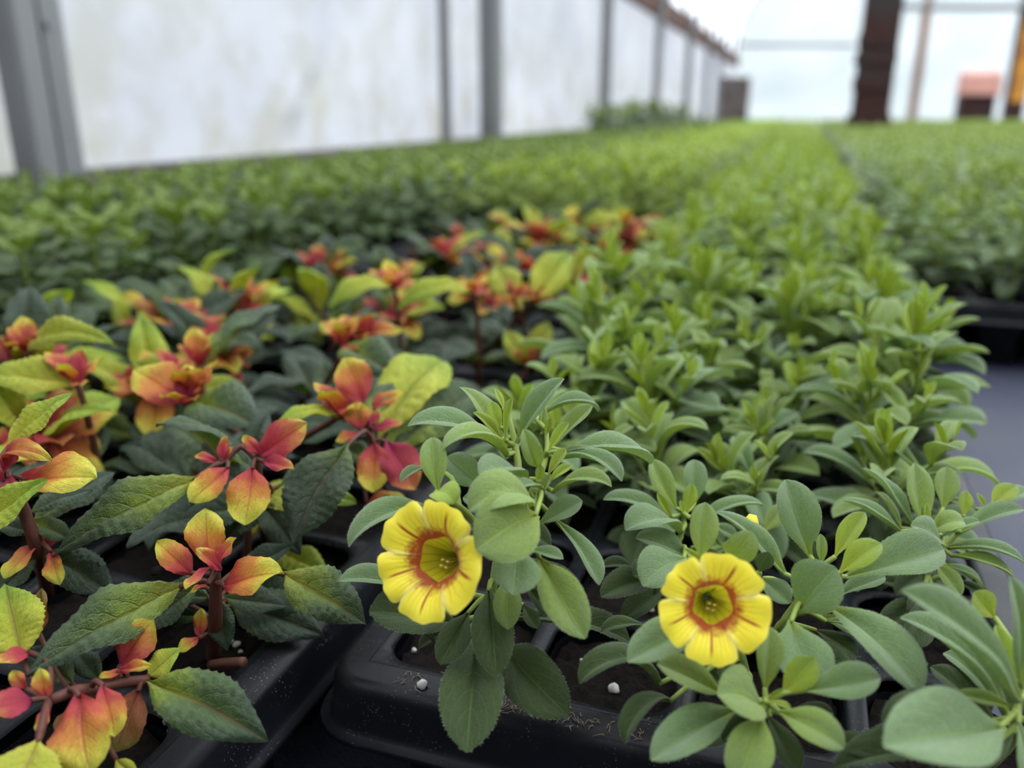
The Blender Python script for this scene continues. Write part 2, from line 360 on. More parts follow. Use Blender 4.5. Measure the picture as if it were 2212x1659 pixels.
# side posts
def post(px, wpx, two=False, X=XW + .06, label='', group=None, ytop=300):
    p = WX(px, ytop, X); r = wpx * ((p - CAM).dot(FWD)) / FPX
    e = empty('wall_post', (X, p.y, 0), label, 'post', group)
    h = ZR + .05
    g = Geo(); w = r * (.5 if two else 1)
    dy = -.0 if not two else -r * .25
    # a square hollow-section post with rounded edges
    b = w * .5; c = b * .25; prof = [(-b, -b + c), (-b + c, -b), (b - c, -b), (b, -b + c), (b, b - c), (b - c, b), (-b + c, b), (-b, b - c)]
    n = len(prof); P = [(x, y + dy, z) for z in (0, h) for x, y in prof]; F = [(k, (k + 1) % n, n + (k + 1) % n, n + k) for k in range(n)] + [tuple(range(n, 2 * n))]
    obj('post_tube', new_mesh('post_tube', P, F, None, [M['galv']], smooth=False), e)
    if two:
        g = Geo(); g.box((-b * .4, r * .02, 0), (b * .9, r * .25, h)); g.box((-b * .75, r * .20, 0), (b * .6, r * .5, h)); obj('channel', g.mesh('channel', M['galv'], False), e)
        for zz in (.32, .75):
            g = Geo(); g.tube([(b * .9, r * .13, zz), (b * 1.1, r * .13, zz)], .006, .006, 8, 1); obj('bolt', g.mesh('bolt', M['galv'], False), e)
    else:
        g = Geo(); g.box((-b * 1.25, -b * 1.25, 0), (b * 1.25, b * 1.25, .012)); obj('base_plate', g.mesh('base_plate', M['galv'], False), e)
    return e
post(107, 140, True, label='wide double galvanised steel post with channel beside the leafy chrysanthemums', ytop=330)
tp = post(965, 20, X=XW + .03, label='thin galvanised pipe standing just beside the second wide wall post'); tp.name = 'thin_post'
post(1062, 42, label='single galvanised steel post with a thin pipe next to it')
for k, (px, w) in enumerate([(1305, 22), (1415, 16), (1480, 13), (1521, 11), (1547, 9)]):
    post(px, w, label='slim grey steel post, %s along the film wall counting from the wide double post' % ('third', 'fourth', 'fifth', 'sixth', 'seventh')[k], group='far side wall posts', ytop=262)
# roof hoops
for k in range(16):
    yy = 1.1 + 1.025 * k
    if yy > YE - .2: break
    g = Geo(); pts = []
    for q in range(25):
        t = math.pi * q / 24; pts.append(((XW + XR) / 2 - (XR - XW) / 2 * math.cos(t) * .992, yy, ZR - .02 + 2.27 * math.sin(t) ** .9))
    g.tube(pts, .024, .024, 8, 2)
    tag(obj('roof_hoop', g.mesh('roof_hoop', M['galv'])), 'curved galvanised pipe hoop carrying the roof film', 'pipe', 'roof hoops')
# end wall timbers
def upright(name, px, py, Y, wpx, mat, h, label, cat, dpt=None):
    p = WY(px, py, Y); w = wpx * ((p - CAM).dot(FWD)) / FPX; dpt = dpt or w
    e = empty(name, (p.x, Y, 0), label, cat); g = Geo(); g.box((-w / 2, -dpt / 2, 0), (w / 2, dpt / 2, h)); o = obj('timber', g.mesh('timber', mat, False), e)
    return e, w
e, w = upright('timber_post', 1893, 130, 4.745, 74, M['post_wood'], 2.2, 'thick dark brown timber post with a grey metal clamp', 'post')
for zz, hh, ww in ((.50, .06, .55), (.13, .05, .62), (.30, .06, .56), (.42, .05, .58)):
    g = Geo(); g.box((-w * ww, -w * .57, zz), (w * (ww - .06), w * .4, zz + hh)); obj('clamp' if zz == .47 else 'batten', g.mesh('clamp', M['galv'] if zz == .47 else M['post_wood'], False), e)
upright('door_stud', 1987, 130, 14.9, 17, M['stud_wood'], 2.6, 'narrow brown timber stud against the white end wall', 'stud', .08)
e, w = upright('amber_stud', 2203, 150, 9.0, 36, M['post_wood'], 2.4, 'dark timber stud with an amber orange face board', 'stud')
g = Geo(); g.box((-w * .32, -w * .56, .28), (w * .5, -w * .5, .98)); obj('face_board', g.mesh('face_board', M['amber_wood'], False), e)
g = Geo(); g.tube([WY(1590, 96, YE - .1), WY(1720, 97, YE - .1), WY(1845, 97, YE - .1)], .03, .03, 8); o = obj('end_wall_pipe', g.mesh('pipe', M['galv'])); tag(o, 'pale horizontal pipe across the bright end wall', 'pipe')
g = Geo(); g.tube([WY(1950, 14, 8.886), WY(2110, 16, 8.886), WY(2330, 12, 8.886)], .028, .028, 8); o = obj('cross_bar', g.mesh('cross_bar', M['galv'])); tag(o, 'grey crossbar high between the dark post and the amber stud', 'pipe')
# box stand and bin at the far end
p = WY(2112, 200, 10.0); wb = 66 * 10 / FPX; zt = WY(2112, 152, 10).z; zm = WY(2112, 205, 10).z
e = empty('box_stand', (p.x, 10, 0), 'boxy stand with pinkish wooden top and dark brown base', 'stand')
g = Geo(); g.box((-wb * .45, -.14, 0), (wb * .42, .14, zm)); obj('base', g.mesh('base', M['post_wood'], False), e)
g = Geo(); g.add([(-wb * .5, -.18, zm), (wb * .5, -.18, zm), (wb * .5, .18, zm), (-wb * .5, .18, zm), (-wb * .46, -.16, zt - .04), (wb * .46, -.16, zt - .04), (wb * .46, .16, zt), (-wb * .46, .16, zt)],
              [(0, 3, 2, 1), (4, 5, 6, 7), (0, 1, 5, 4), (1, 2, 6, 5), (2, 3, 7, 6), (3, 0, 4, 7)]); obj('top_box', g.mesh('top_box', M['pink_wood'], False), e)
p = WY(1588, 200, 13.0); zt = WY(1588, 166, 13).z; wb = 54 * 13 / FPX
e = empty('plank_bin', (p.x, 13, 0), 'grey brown plank bin in the far corner by the film wall', 'bin')
for k in range(5):
    g = Geo(); x0 = -wb / 2 + wb * k / 5; g.box((x0 + .004, -.15, 0), (x0 + wb / 5 - .004, -.125, zt - (.01 if k % 2 else 0))); obj('plank', g.mesh('plank', M['bin_wood'], False), e)
g = Geo(); g.box((-wb / 2, -.124, 0), (wb / 2, .15, zt - .02)); obj('body', g.mesh('body', M['bin_wood'], False), e)
# ------------------------------------------------------------------ trays
def plastic():
    t = NT('black_tray_plastic'); o = t.obj()
    vo = t.n('TexVoronoi'); t.l(o, vo.inputs['Vector']); vo.inputs['Scale'].default_value = 900
    speck = t.ramp(vo.outputs['Distance'], [(.10, 1.0), (.22, 0.0)])
    patch = t.ramp(t.noise(60, 4, o), [(.46, 0.0), (.7, 1.0)])
    f = t.math('MULTIPLY', speck, t.math('MULTIPLY', patch, .7))
    dust = t.ramp(t.noise(25, 5, o, .6), [(.4, 0.0), (.8, .35)])
    col = t.mix(dust, (.004, .0045, .006), (.016, .018, .024)); col = t.mix(f, col, (.20, .20, .21))
    return t.pbr(col, t.ramp(dust, [(0,   .32), (.35, .5)]), .16, bump=t.bump(t.noise(200, 2, o), .12, .0005))
M['plastic'] = plastic()
def soilm():
    t = NT('potting_soil'); o = t.obj(); n = t.noise(500, 4, o, .7); n2 = t.noise(90, 3, o)
    col = t.mix(t.ramp(n, [(.35, 0.), (.75, 1.)]), (.002, .0015, .0012), (.014, .009, .006))
    return t.pbr(t.mix(t.ramp(n2, [(.5, 0.), (.8, .6)]), col, (.008, .005, .0035)), .95, .15, bump=t.bump(n, .9, .002))
M['soil'] = soilm()
def rrect(hx, hy, r, n):
    pts = []
    for cx, cy, a0 in ((hx - r, hy - r, 0), (-hx + r, hy - r, 90), (-hx + r, -hy + r, 180), (hx - r, -hy + r, 270)):
        for k in range(n + 1):
            a = math.radians(a0 + 90 * k / n); pts.append((cx + r * math.cos(a), cy + r * math.sin(a)))
    return pts
def tray_type(nx, ny, pitch, mar, detail):
    """body mesh with a real hole per cell; origin at the front left corner of the top, z = 0 at the top"""
    g = Geo(); wx, wy = nx * pitch + 2 * mar, ny * pitch + 2 * mar
    q = 4 if detail else 2; hole = pitch * .43
    # web between the cells
    ring = rrect(hole, hole, hole * .5, q); m = len(ring)
    for j in range(ny):
        for i in range(nx):
            cx, cy = mar + pitch * (i + .5), mar + pitch * (j + .5); P = []
            for (x, y) in ring:
                s = (pitch / 2) / max(abs(x), abs(y)); P.append((cx + x * s, cy + y * s, 0))
            for (x, y) in ring: P.append((cx + x * 1.04, cy + y * 1.04, 0))
            for (x, y) in ring: P.append((cx + x, cy + y, -.0015))
            F = [(k, (k + 1) % m, m + (k + 1) % m, m + k) for k in range(m)] + [(m + k, m + (k + 1) % m, 2 * m + (k + 1) % m, 2 * m + k) for k in range(m)]
            g.add(P, F)
    # margin, rounded edge, skirt and lip
    cxm, cym = wx / 2, wy / 2; r0 = .012
    prof = [(-mar - .0004, .0, .0005), (-.0035, .0, 1), (-.0012, -.0008, 1), (0, -.003, 1), (.0012, -.009, 1), (.002, -.0125, 1), (.0028, -.0142, 1), (.0046, -.0150, 1), (.0050, -.0162, 1), (.0035, -.0168, 1), (.0012, -.016, 1)]
    nn = 6; rings = []
    for off, z, rr in prof:
        hx, hy = wx / 2 + off, wy / 2 + off; r = max(.0004, (r0 + off) if rr == 1 else .0004)
        rings.append([(cxm + x, cym + y, z) for x, y in rrect(hx, hy, r, nn)])
    n = len(rings[0]); P = [p for r in rings for p in r]; F = []
    for a in range(len(rings) - 1):
        for k in range(n): F.append((a * n + k, a * n + (k + 1) % n, (a + 1) * n + (k + 1) % n, (a + 1) * n + k))
    g.add(P, F)
    # cup for one cell
    c = Geo(); prof = [(1, -.0015), (.93, -.02), (.84, -.046), (.78, -.048)]; P = []
    for s, z in prof: P += [(x * s, y * s, z) for x, y in ring]
    F = [(a * m + k, (a + 1) * m + k, (a + 1) * m + (k + 1) % m, a * m + (k + 1) % m) for a in range(3) for k in range(m)] + [tuple(range(3 * m, 4 * m))]
    c.add(P, F)
    return dict(body=g.mesh('tray_body', M['plastic']), cell=c.mesh('cell', M['plastic']), wx=wx, wy=wy, pitch=pitch, mar=mar, nx=nx, ny=ny, hole=hole)
def soil_mesh(hole, seed):
    g = Geo(); n = 12; P = []; r = random.Random(seed)
    for j in range(n + 1):
        for i in range(n + 1):
            x, y = (i / n * 2 - 1), (j / n * 2 - 1)
            # squircle mapping of the square to the cell opening
            X, Y = x * math.sqrt(1 - y * y * .28), y * math.sqrt(1 - x * x * .28)
            P.append((X * hole * .975, Y * hole * .975, -.007 + .0022 * noise.noise(Vector((x * 3 + seed, y * 3, 1))) + .0012 * r.uniform(-1, 1)))
    g.add(P, [(j * (n + 1) + i, j * (n + 1) + i + 1, (j + 1) * (n + 1) + i + 1, (j + 1) * (n + 1) + i) for j in range(n) for i in range(n)])
    return g.mesh('soil', M['soil'])
T_CAL = tray_type(4, 9, .0425, .010, True)
T_FU = tray_type(6, 10, .0455, .009, True)
T_FAR = tray_type(6, 10, .0455, .009, False)
SOIL_C = [soil_mesh(T_CAL['hole'], s) for s in range(3)]; SOIL_F = [soil_mesh(T_FU['hole'], s + 5) for s in range(3)]
def far_soil(T):
    g = Geo(); g.box((T['mar'], T['mar'], -.047), (T['wx'] - T['mar'], T['wy'] - T['mar'], -.008)); return g.mesh('soil', M['soil'], False)
FS = {id(T): far_soil(T) for T in (T_FAR, T_CAL)}
def place_tray(T, x, y, label, group, detail, soils=None):
    e = empty('plug_tray', (x, y, 0), label, 'tray', group)
    b = obj('tray_top', T['body'], e); b.location = (0, 0, TOP)
    if detail:
        for j in range(T['ny']):
            for i in range(T['nx']):
                X, Y = T['mar'] + T['pitch'] * (i + .5), T['mar'] + T['pitch'] * (j + .5)
                c = obj('cell', T['cell'], e); c.location = (X, Y, TOP - .0035)
                s = obj('soil', soils[(i * 3 + j * 5 + i * j) % 3], e); s.location = (X, Y, TOP); s.rotation_euler.z = ((i + 2 * j) % 4) * math.pi / 2
    else:
        s = obj('soil', FS[id(T)], e); s.location = (0, 0, TOP); s['kind'] = 'stuff'
    return e
CX, CY, CP, TP, TX = -.110, .163, .4125, .4832, .3012    # tray corner and the pitch from tray to tray, lip against lip
place_tray(T_CAL, CX, CY, 'black plug tray of calibrachoas with the yellow flowers, corner toward the fuchsias', None, True, SOIL_C)
place_tray(T_CAL, CX, CY + CP, 'black plug tray of calibrachoas directly behind the tray with yellow flowers', None, True, SOIL_C)
for k in range(2, 18): place_tray(T_CAL, CX, CY + CP * k, 'black plug tray under the calibrachoa rows further along', 'calibrachoa trays further along', False)
FX, FY = -.4118, -.05
place_tray(T_FU, FX, FY, 'black plug tray of fuchsias alongside the flowering calibrachoa tray', None, True, SOIL_F)
place_tray(T_FU, FX, FY + TP, 'black plug tray of fuchsias reaching back to the green seedlings', None, True, SOIL_F)
mt = []
MX = (FX - TX, FX - 2 * TX)
for cx in MX:
    for k in range(17):
        mt.append(place_tray(T_FAR, cx, -.35 + TP * k, 'black plug tray under the chrysanthemums by the film wall', 'chrysanthemum trays', False))
for k in range(15): place_tray(T_FAR, FX, FY + TP * (k + 2), 'black plug tray of light green seedlings behind the fuchsias', 'light green seedling trays', False)
RX, RY = .0905, .735
def RLIM(k): return .25 * (RY + .478 * (k + 1)) + .1
def RYK(k): return RY + TP * k + (.30 if k >= 8 else 0)     # a cross aisle where the timber post stands
for c in range(5):
    for k in range(14):
        if c == 0 and k == 0: place_tray(T_FU, RX, RY, 'black plug tray with its bare rim over the grey ground cloth', None, True, SOIL_F); continue
        if RX + TX * c > RLIM(k): continue
        place_tray(T_FAR, RX + TX * c, RYK(k), 'black plug tray of pale green seedlings beyond the bare cloth', 'pale green seedling trays', False)
# ------------------------------------------------------------------ plants
NRM = {'c': (0, .25, 1), 'u': (0, 1, .45), 'm': (0, .7, .7), 'l': (-.6, .45, .65), 'r': (.6, .45, .65), 'd': (0, -.35, 1), 'L': (-.8, .5, .2), 'R': (.8, .5, .2)}
def nvec(k):
    a = NRM[k] if isinstance(k, str) else k
    return RIGHT * a[0] + UP * a[1] - FWD * a[2]
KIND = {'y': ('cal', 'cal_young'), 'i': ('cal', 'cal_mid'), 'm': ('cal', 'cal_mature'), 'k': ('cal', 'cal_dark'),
        'R': ('fur', 'fu_red'), 'Y': ('fur', 'fu_redyellow'), 'D': ('fur', 'fu_dull'), 'L': ('fu', 'fu_lime'), 'H': ('fu', 'fu_half'), 'G': ('fu', 'fu_green')}
BQ = (-40, 0, 25, 50, 80, 120)
def add_leaf(root, M4, kind, beta, seed, lod=0, cup=None):
    sh, mat = KIND[kind] if kind in KIND else kind
    beta = min(BQ, key=lambda q: abs(q - beta))
    cup = (.40 if sh == 'cal' else .30) if cup is None else cup
    o = bpy.data.objects.new('leaf', leaf_mesh(sh, beta, cup, seed % 3, mat, lod)); COL.objects.link(o)
    o.parent = root; o.matrix_local = M4; return o
def over_tray(v): return v.y > CY - .004 if CX - .004 < v.x < CX + .194 else (FX - .004 < v.x < FX + .295 and v.y > FY)
def lift(v, c=.0022):
    if over_tray(v) and v.z < TOP + c: v = CAM + (v - CAM) * ((TOP + c - CAM.z) / (v.z - CAM.z))
    return v
def build_plant(name, base, label, cat, group, leaves, stems, stem_mat, srad=.0011, pet=.0006):
    """leaves: rows of pixel/depth pairs (mm) base -> tip; stems: polylines of world points. Petioles join leaves to stems."""
    root = empty(name, base, label, cat, group); g = Geo(); nodes = []
    for st in stems:
        pts = [p - base for p in st[0]]; l = g.tube(pts, st[1], st[2], 8); nodes += l
    inv = Matrix.Translation(-base)
    for i, r in enumerate(leaves):
        bx, by, bz, tx, ty, tz, ratio, kind = r[:8]; beta = r[8] if len(r) > 8 else 25; n = r[9] if len(r) > 9 else 'm'
        b, t = W(bx, by, bz / 1000), W(tx, ty, tz / 1000)
        b, t = lift(b), lift(t)
        q = min(nodes, key=lambda a: (a + base - b).length) + base
        d = (b - q).length
        if d > .0012:
            mid = q.lerp(b, .5) + (t - b).normalized() * (-.15 * d) + Vector((0, 0, .1 * d))
            g.tube([q - base, mid - base, b.lerp(t, .03) - base], pet * 1.25, pet, 6)
        add_leaf(root, inv @ frame(b, t, nvec(n), ratio * (.95 if kind in 'yimk' else 1)), kind, beta, i)
    o = obj('stem', g.mesh('stem', M[stem_mat]), root)
    return root
def cell(i, j): return Vector((CX + .010 + .0425 * (i + .5), CY + .010 + .0425 * (j + .5), TOP - .009))

# ---- petals
def petal_mat():
    t = NT('calibrachoa_petal'); s, ph = t.uv(); o = t.obj()
    au = t.math('MULTIPLY', t.math('ABSOLUTE', t.math('SUBTRACT', ph, .5)), 2.0)
    nz = t.noise(260, 4, o); nb = t.noise(700, 3, o)
    base = t.mix(t.ramp(t.noise(160, 3, o), [(.35, 0.), (.7, 1.)]), (.95, .83, .055), (.93, .76, .04))
    base = t.mix(t.ramp(au, [(.8, 0.0), (1.0, .75)]), base, (.88, .78, .25))
    base = t.mix(t.ramp(s, [(.8, 0.0), (1.0, .5)]), base, (.92, .80, .12))
    # fine net of orange veins towards the throat
    q = t.math('FRACT', t.math('MULTIPLY_ADD', ph, 9.0, t.math('MULTIPLY', nz, 1.5)))
    net = t.ramp(t.math('ABSOLUTE', t.math('SUBTRACT', q, .5)), [(.30, 0.0), (.5, 1.0)])
    fade = t.ramp(s, [(.1, 1.0), (.9, 0.0)])
    base = t.mix(t.math('MULTIPLY', net, t.math('MULTIPLY', fade, .8)), base, (.66, .27, .02))
    # mid vein and ring
    wv = t.math('MULTIPLY', au, t.math('MULTIPLY_ADD', s, .9, .55))
    mv = t.math('MULTIPLY', t.ramp(wv, [(.015, 1.0), (.08, 0.0)]), t.ramp(s, [(.6, 1.0), (.85, 0.0)]))
    rg = t.math('ADD', s, t.math('MULTIPLY', t.math('SUBTRACT', nb, .5), .42)); rg = t.math('ADD', rg, t.math('MULTIPLY', t.math('SUBTRACT', au, .45), -.10))
    ring = t.ramp(rg, [(.10, 1.0), (.34, 0.0)])
    col = t.mix(t.math('MAXIMUM', mv, t.math('MULTIPLY', ring, .93)), base, (.36, .028, .012))
    return t.pbr(col, .5, .3, sheen=.2, bump=t.bump(nz, .2, .0006), trans=.3)
M['petal'] = petal_mat()
def throat_mat():
    t = NT('calibrachoa_throat'); s, ph = t.uv()
    q = t.math('FRACT', t.math('MULTIPLY', ph, 15.0)); st = t.ramp(t.math('ABSOLUTE', t.math('SUBTRACT', q, .5)), [(.38, 0.0), (.5, 1.0)])
    col = t.ramp(s, [(0, (.62, .52, .02)), (.5, (.55, .48, .02)), (1, (.25, .26, .015))])
    return t.pbr(t.mix(t.math('MULTIPLY', st, .6), col, (.14, .09, .01)), .5, .3, trans=.35)
M['throat'] = throat_mat()
M['stamen'] = stem_mat('stamen', (.65, .45, .05), (.7, .6, .2)); M['calyx'] = M['cal_young']
def flower(root, base, c, n, R, rot, seed, sin_ang, vein_ang, stalk):
    """corolla of five lobes opening towards n; angles (deg, picture plane) of the notches between the lobes"""
    r = random.Random(seed); n = n.normalized(); xx = (RIGHT - n * RIGHT.dot(n)).normalized(); yy = n.cross(xx)
    F4 = Matrix(((xx.x, yy.x, n.x, c.x - base.x), (xx.y, yy.y, n.y, c.y - base.y), (xx.z, yy.z, n.z, c.z - base.z), (0, 0, 0, 1)))
    fl = empty('flower', (0, 0, 0)); fl.parent = root; fl.matrix_local = F4
    r0 = R * .355; m = 5; ns, nr = 20, 14
    sa = sorted(math.radians(a) for a in sin_ang)
    amp = [r.uniform(.93, 1.06) for _ in range(5)]; phs = [r.uniform(0, 6) for _ in range(5)]
    for i in range(5):
        a0, a1 = sa[i], sa[(i + 1) % 5] + (2 * math.pi if i == 4 else 0); P, UV, F = [], [], []
        for k in range(ns + 1):
            f = k / ns; a = a0 + (a1 - a0) * f
            edge = abs(2 * f - 1)
            lob = 1.0 - .20 * edge ** 9 - .05 * math.exp(-((f - .5) / .09) ** 2) + .03 * math.cos(4 * math.pi * f)
            Rk = R * (lob * (1 + (amp[i] - 1) * (1 - edge ** 4)) + .012 * math.sin(f * 23 + phs[i]) * (1 - edge))
            tr = r0 * (1.0 + .07 * math.cos(math.pi * (2 * f - 1)) )
            for q in range(nr + 1):
                s = q / nr; rr = tr + (Rk - tr) * s
                z = R * (.85 * s - .50 * s * s) - R * .06 * edge ** 6 * s + R * .035 * math.sin(f * 12 + phs[i]) * s * s - R * .05 * math.exp(-((f - .5) / .06) ** 2) * s * (1 - s)
                P.append((rr * math.cos(a), rr * math.sin(a), z)); UV.append((s, f))
        for k in range(ns):
            for q in range(nr):
                b = k * (nr + 1) + q; F.append((b, b + 1, b + nr + 2, b + nr + 1))
        p = obj('petal', new_mesh('petal', P, F, UV, [M['petal']]), fl)
    P, UV, F = [], [], []; prof = [(1.02, .004), (.98, -.10), (.9, -.35), (.72, -.75), (.45, -1.2), (.28, -1.7), (.24, -1.95)]; kk = 40
    for q, (s, z) in enumerate(prof):
        for k in range(kk + 1):
            a = 2 * math.pi * k / kk; f = ((a - sa[0]) / (2 * math.pi) * 5) % 1; sq = 1 + .07 * math.cos(math.pi * (2 * f - 1)) * (1 if q < 3 else .3)
            P.append((r0 * s * sq * math.cos(a), r0 * s * sq * math.sin(a), z * r0 * 1.1)); UV.append((q / (len(prof) - 1), k / kk))
    for q in range(len(prof) - 1):
        for k in range(kk):
            b = q * (kk + 1) + k; F.append((b, b + 1, b + kk + 2, b + kk + 1))
    obj('throat', new_mesh('throat', P, F, UV, [M['throat']]), fl)
    g = Geo()
    for k in range(4):
        a = 2 * math.pi * k / 4 + .5; x, y = r0 * .2 * math.cos(a), r0 * .2 * math.sin(a) - r0 * .25
        g.tube([(x * .5, y * .5, -r0 * 1.7), (x, y, -r0 * 1.0), (x, y, -r0 * .55)], r0 * .03, r0 * .03, 5)
        g.tube([(x - r0 * .06, y, -r0 * .55), (x, y, -r0 * .48), (x + r0 * .06, y, -r0 * .55)], r0 * .07, r0 * .06, 6, 2)
    obj('stamen', g.mesh('stamen', M['stamen']), fl)
    for k in range(5):
        a = 2 * math.pi * k / 5; d = Vector((math.cos(a), math.sin(a), 0)); b = d * r0 * .2 + Vector((0, 0, -r0 * 2.1)); t = d * r0 * .95 + Vector((0, 0, -r0 * .7))
        o = bpy.data.objects.new('sepal', leaf_mesh('cal', 25, .22, k % 3, 'cal_mid')); COL.objects.link(o); o.parent = fl; o.matrix_local = frame(b, t, d, .28)
    back = F4 @ Vector((0, 0, -r0 * 2.05)); g = Geo(); g.tube([stalk - base, (stalk - base).lerp(back, .5) + Vector((0, 0, .003)), back], .0008, .0009, 8)
    obj('flower_stalk', g.mesh('flower_stalk', M['cal_stem']), root)
    return fl

# ---- the calibrachoa with the left flower
bA = cell(0, 0) + Vector((.001, -.003, 0))
A = [
 (1088, 967, 215, 881, 921, 213, .34, 'm', 50, 'u'), (1098, 983, 212, 958, 969, 196, .38, 'i', 80, 'u'), (1085, 957, 218, 993, 837, 224, .42, 'i', 25, 'r'),
 (1085, 951, 214, 1022, 891, 212, .34, 'y', 25, 'r'), (1082, 926, 215, 1061, 867, 216, .5, 'y', 0, 'c'), (1091, 951, 211, 1107, 859, 210, .28, 'y', 0, 'l'),
 (1088, 884, 222, 1069, 840, 224, .45, 'y', 0, 'r'), (1115, 957, 213, 1219, 818, 212, .36, 'm', 25, 'l'), (1183, 976, 214, 1280, 875, 216, .34, 'i', 0, 'l'),
 (1183, 976, 208, 1229, 913, 206, .40, 'y', 0, 'l'), (1180, 940, 214, 1189, 903, 214, .45, 'y', 0, 'c'), (1170, 940, 218, 1175, 876, 220, .3, 'i', 0, 'c'),
 (1165, 895, 228, 1292, 890, 236, .3, 'm', 80, 'u'), (1161, 1008, 206, 1131, 927, 199, .42, 'i', 80, 'c'), (1183, 1027, 205, 1223, 970, 205, .5, 'y', 0, 'l'),
 (1185, 1042, 201, 1235, 1006, 200, .45, 'y', 25, 'l'), (1165, 1045, 204, 1168, 1003, 203, .5, 'y', 0, 'c'), (1165, 1082, 201, 1190, 1024, 200, .45, 'i', 0, 'l'),
 (1192, 1062, 200, 1321, 1052, 194, .36, 'i', 80, 'u'), (1199, 989, 210, 1343, 1040, 202, .34, 'm', 80, 'u'), (1215, 976, 215, 1405, 1003, 228, .33, 'm', 50, 'u'),
 (1208, 976, 210, 1302, 987, 208, .28, 'm', 50, 'u'), (946, 1062, 196, 933, 945, 199, .52, 'i', 25, 'c'), (943, 1068, 192, 982, 1088, 186, .95, 'y', 120, 'm'),
 (930, 1012, 214, 865, 1042, 206, .3, 'm', 50, 'u'), (935, 1096, 207, 754, 1182, 196, .38, 'm', 80, 'u'), (1050, 1056, 222, 966, 986, 226, .65, 'm', 0, 'c'),
 (1142, 1036, 204, 1036, 1028, 190, .5, 'm', 50, 'u'), (1172, 1055, 200, 1110, 1060, 192, .45, 'm', 50, 'u'), (1152, 1095, 194, 1013, 1103, 182, .62, 'i', 120, 'm'), (1160, 1112, 190, 1028, 1188, 176, .80, 'i', 50, 'c'),
 (1118, 1180, 190, 1108, 1285, 182, .95, 'm', 25, 'd'), (1161, 1134, 204, 1258, 1082, 204, .5, 'm', 25, 'm'), (1200, 1122, 207, 1294, 1264, 200, .38, 'm', 25, 'r'),
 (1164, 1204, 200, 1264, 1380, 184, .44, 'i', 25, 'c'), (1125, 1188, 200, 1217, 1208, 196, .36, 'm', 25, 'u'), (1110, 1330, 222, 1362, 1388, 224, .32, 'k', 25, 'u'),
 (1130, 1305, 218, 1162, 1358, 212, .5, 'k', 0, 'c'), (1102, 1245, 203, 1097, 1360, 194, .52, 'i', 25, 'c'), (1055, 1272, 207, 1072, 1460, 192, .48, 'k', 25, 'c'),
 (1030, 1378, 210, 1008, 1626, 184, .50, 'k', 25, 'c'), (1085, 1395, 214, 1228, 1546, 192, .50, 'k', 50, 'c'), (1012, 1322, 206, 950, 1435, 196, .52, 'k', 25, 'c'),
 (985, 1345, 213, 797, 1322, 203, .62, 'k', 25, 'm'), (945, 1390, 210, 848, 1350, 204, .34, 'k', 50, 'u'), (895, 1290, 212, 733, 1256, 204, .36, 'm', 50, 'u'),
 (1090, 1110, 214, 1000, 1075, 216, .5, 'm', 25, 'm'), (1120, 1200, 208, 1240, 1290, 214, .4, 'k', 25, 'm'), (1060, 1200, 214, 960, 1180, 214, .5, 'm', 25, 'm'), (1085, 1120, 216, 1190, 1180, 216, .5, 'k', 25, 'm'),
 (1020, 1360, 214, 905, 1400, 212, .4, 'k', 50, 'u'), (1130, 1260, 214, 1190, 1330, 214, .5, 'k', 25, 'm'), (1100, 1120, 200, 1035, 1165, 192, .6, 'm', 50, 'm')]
fA = W(948, 1207, .186)
stA = [([bA, W(1052, 1330, .216), W(1080, 1180, .211), W(1118, 1040, .212), W(1112, 960, .214), W(1095, 890, .216)], .0013, .0008),
       ([W(1090, 1140, .211), W(1150, 1060, .206), W(1180, 985, .211), W(1180, 930, .216)], .0010, .0006),
       ([W(1075, 1200, .212), W(1010, 1110, .204), W(950, 1070, .197)], .0010, .0007)]
pA = build_plant('calibrachoa_plant', bA, 'bushy calibrachoa at the tray corner whose flower has a long red-ringed throat', 'plant', None, A, stA, 'cal_stem')
flower(pA, bA, fA, -FWD * 1.0 - RIGHT * .50 + UP * .16, .0136, 0, 3, (100, 172, 232, 293, 28), None, W(985, 1120, .2))

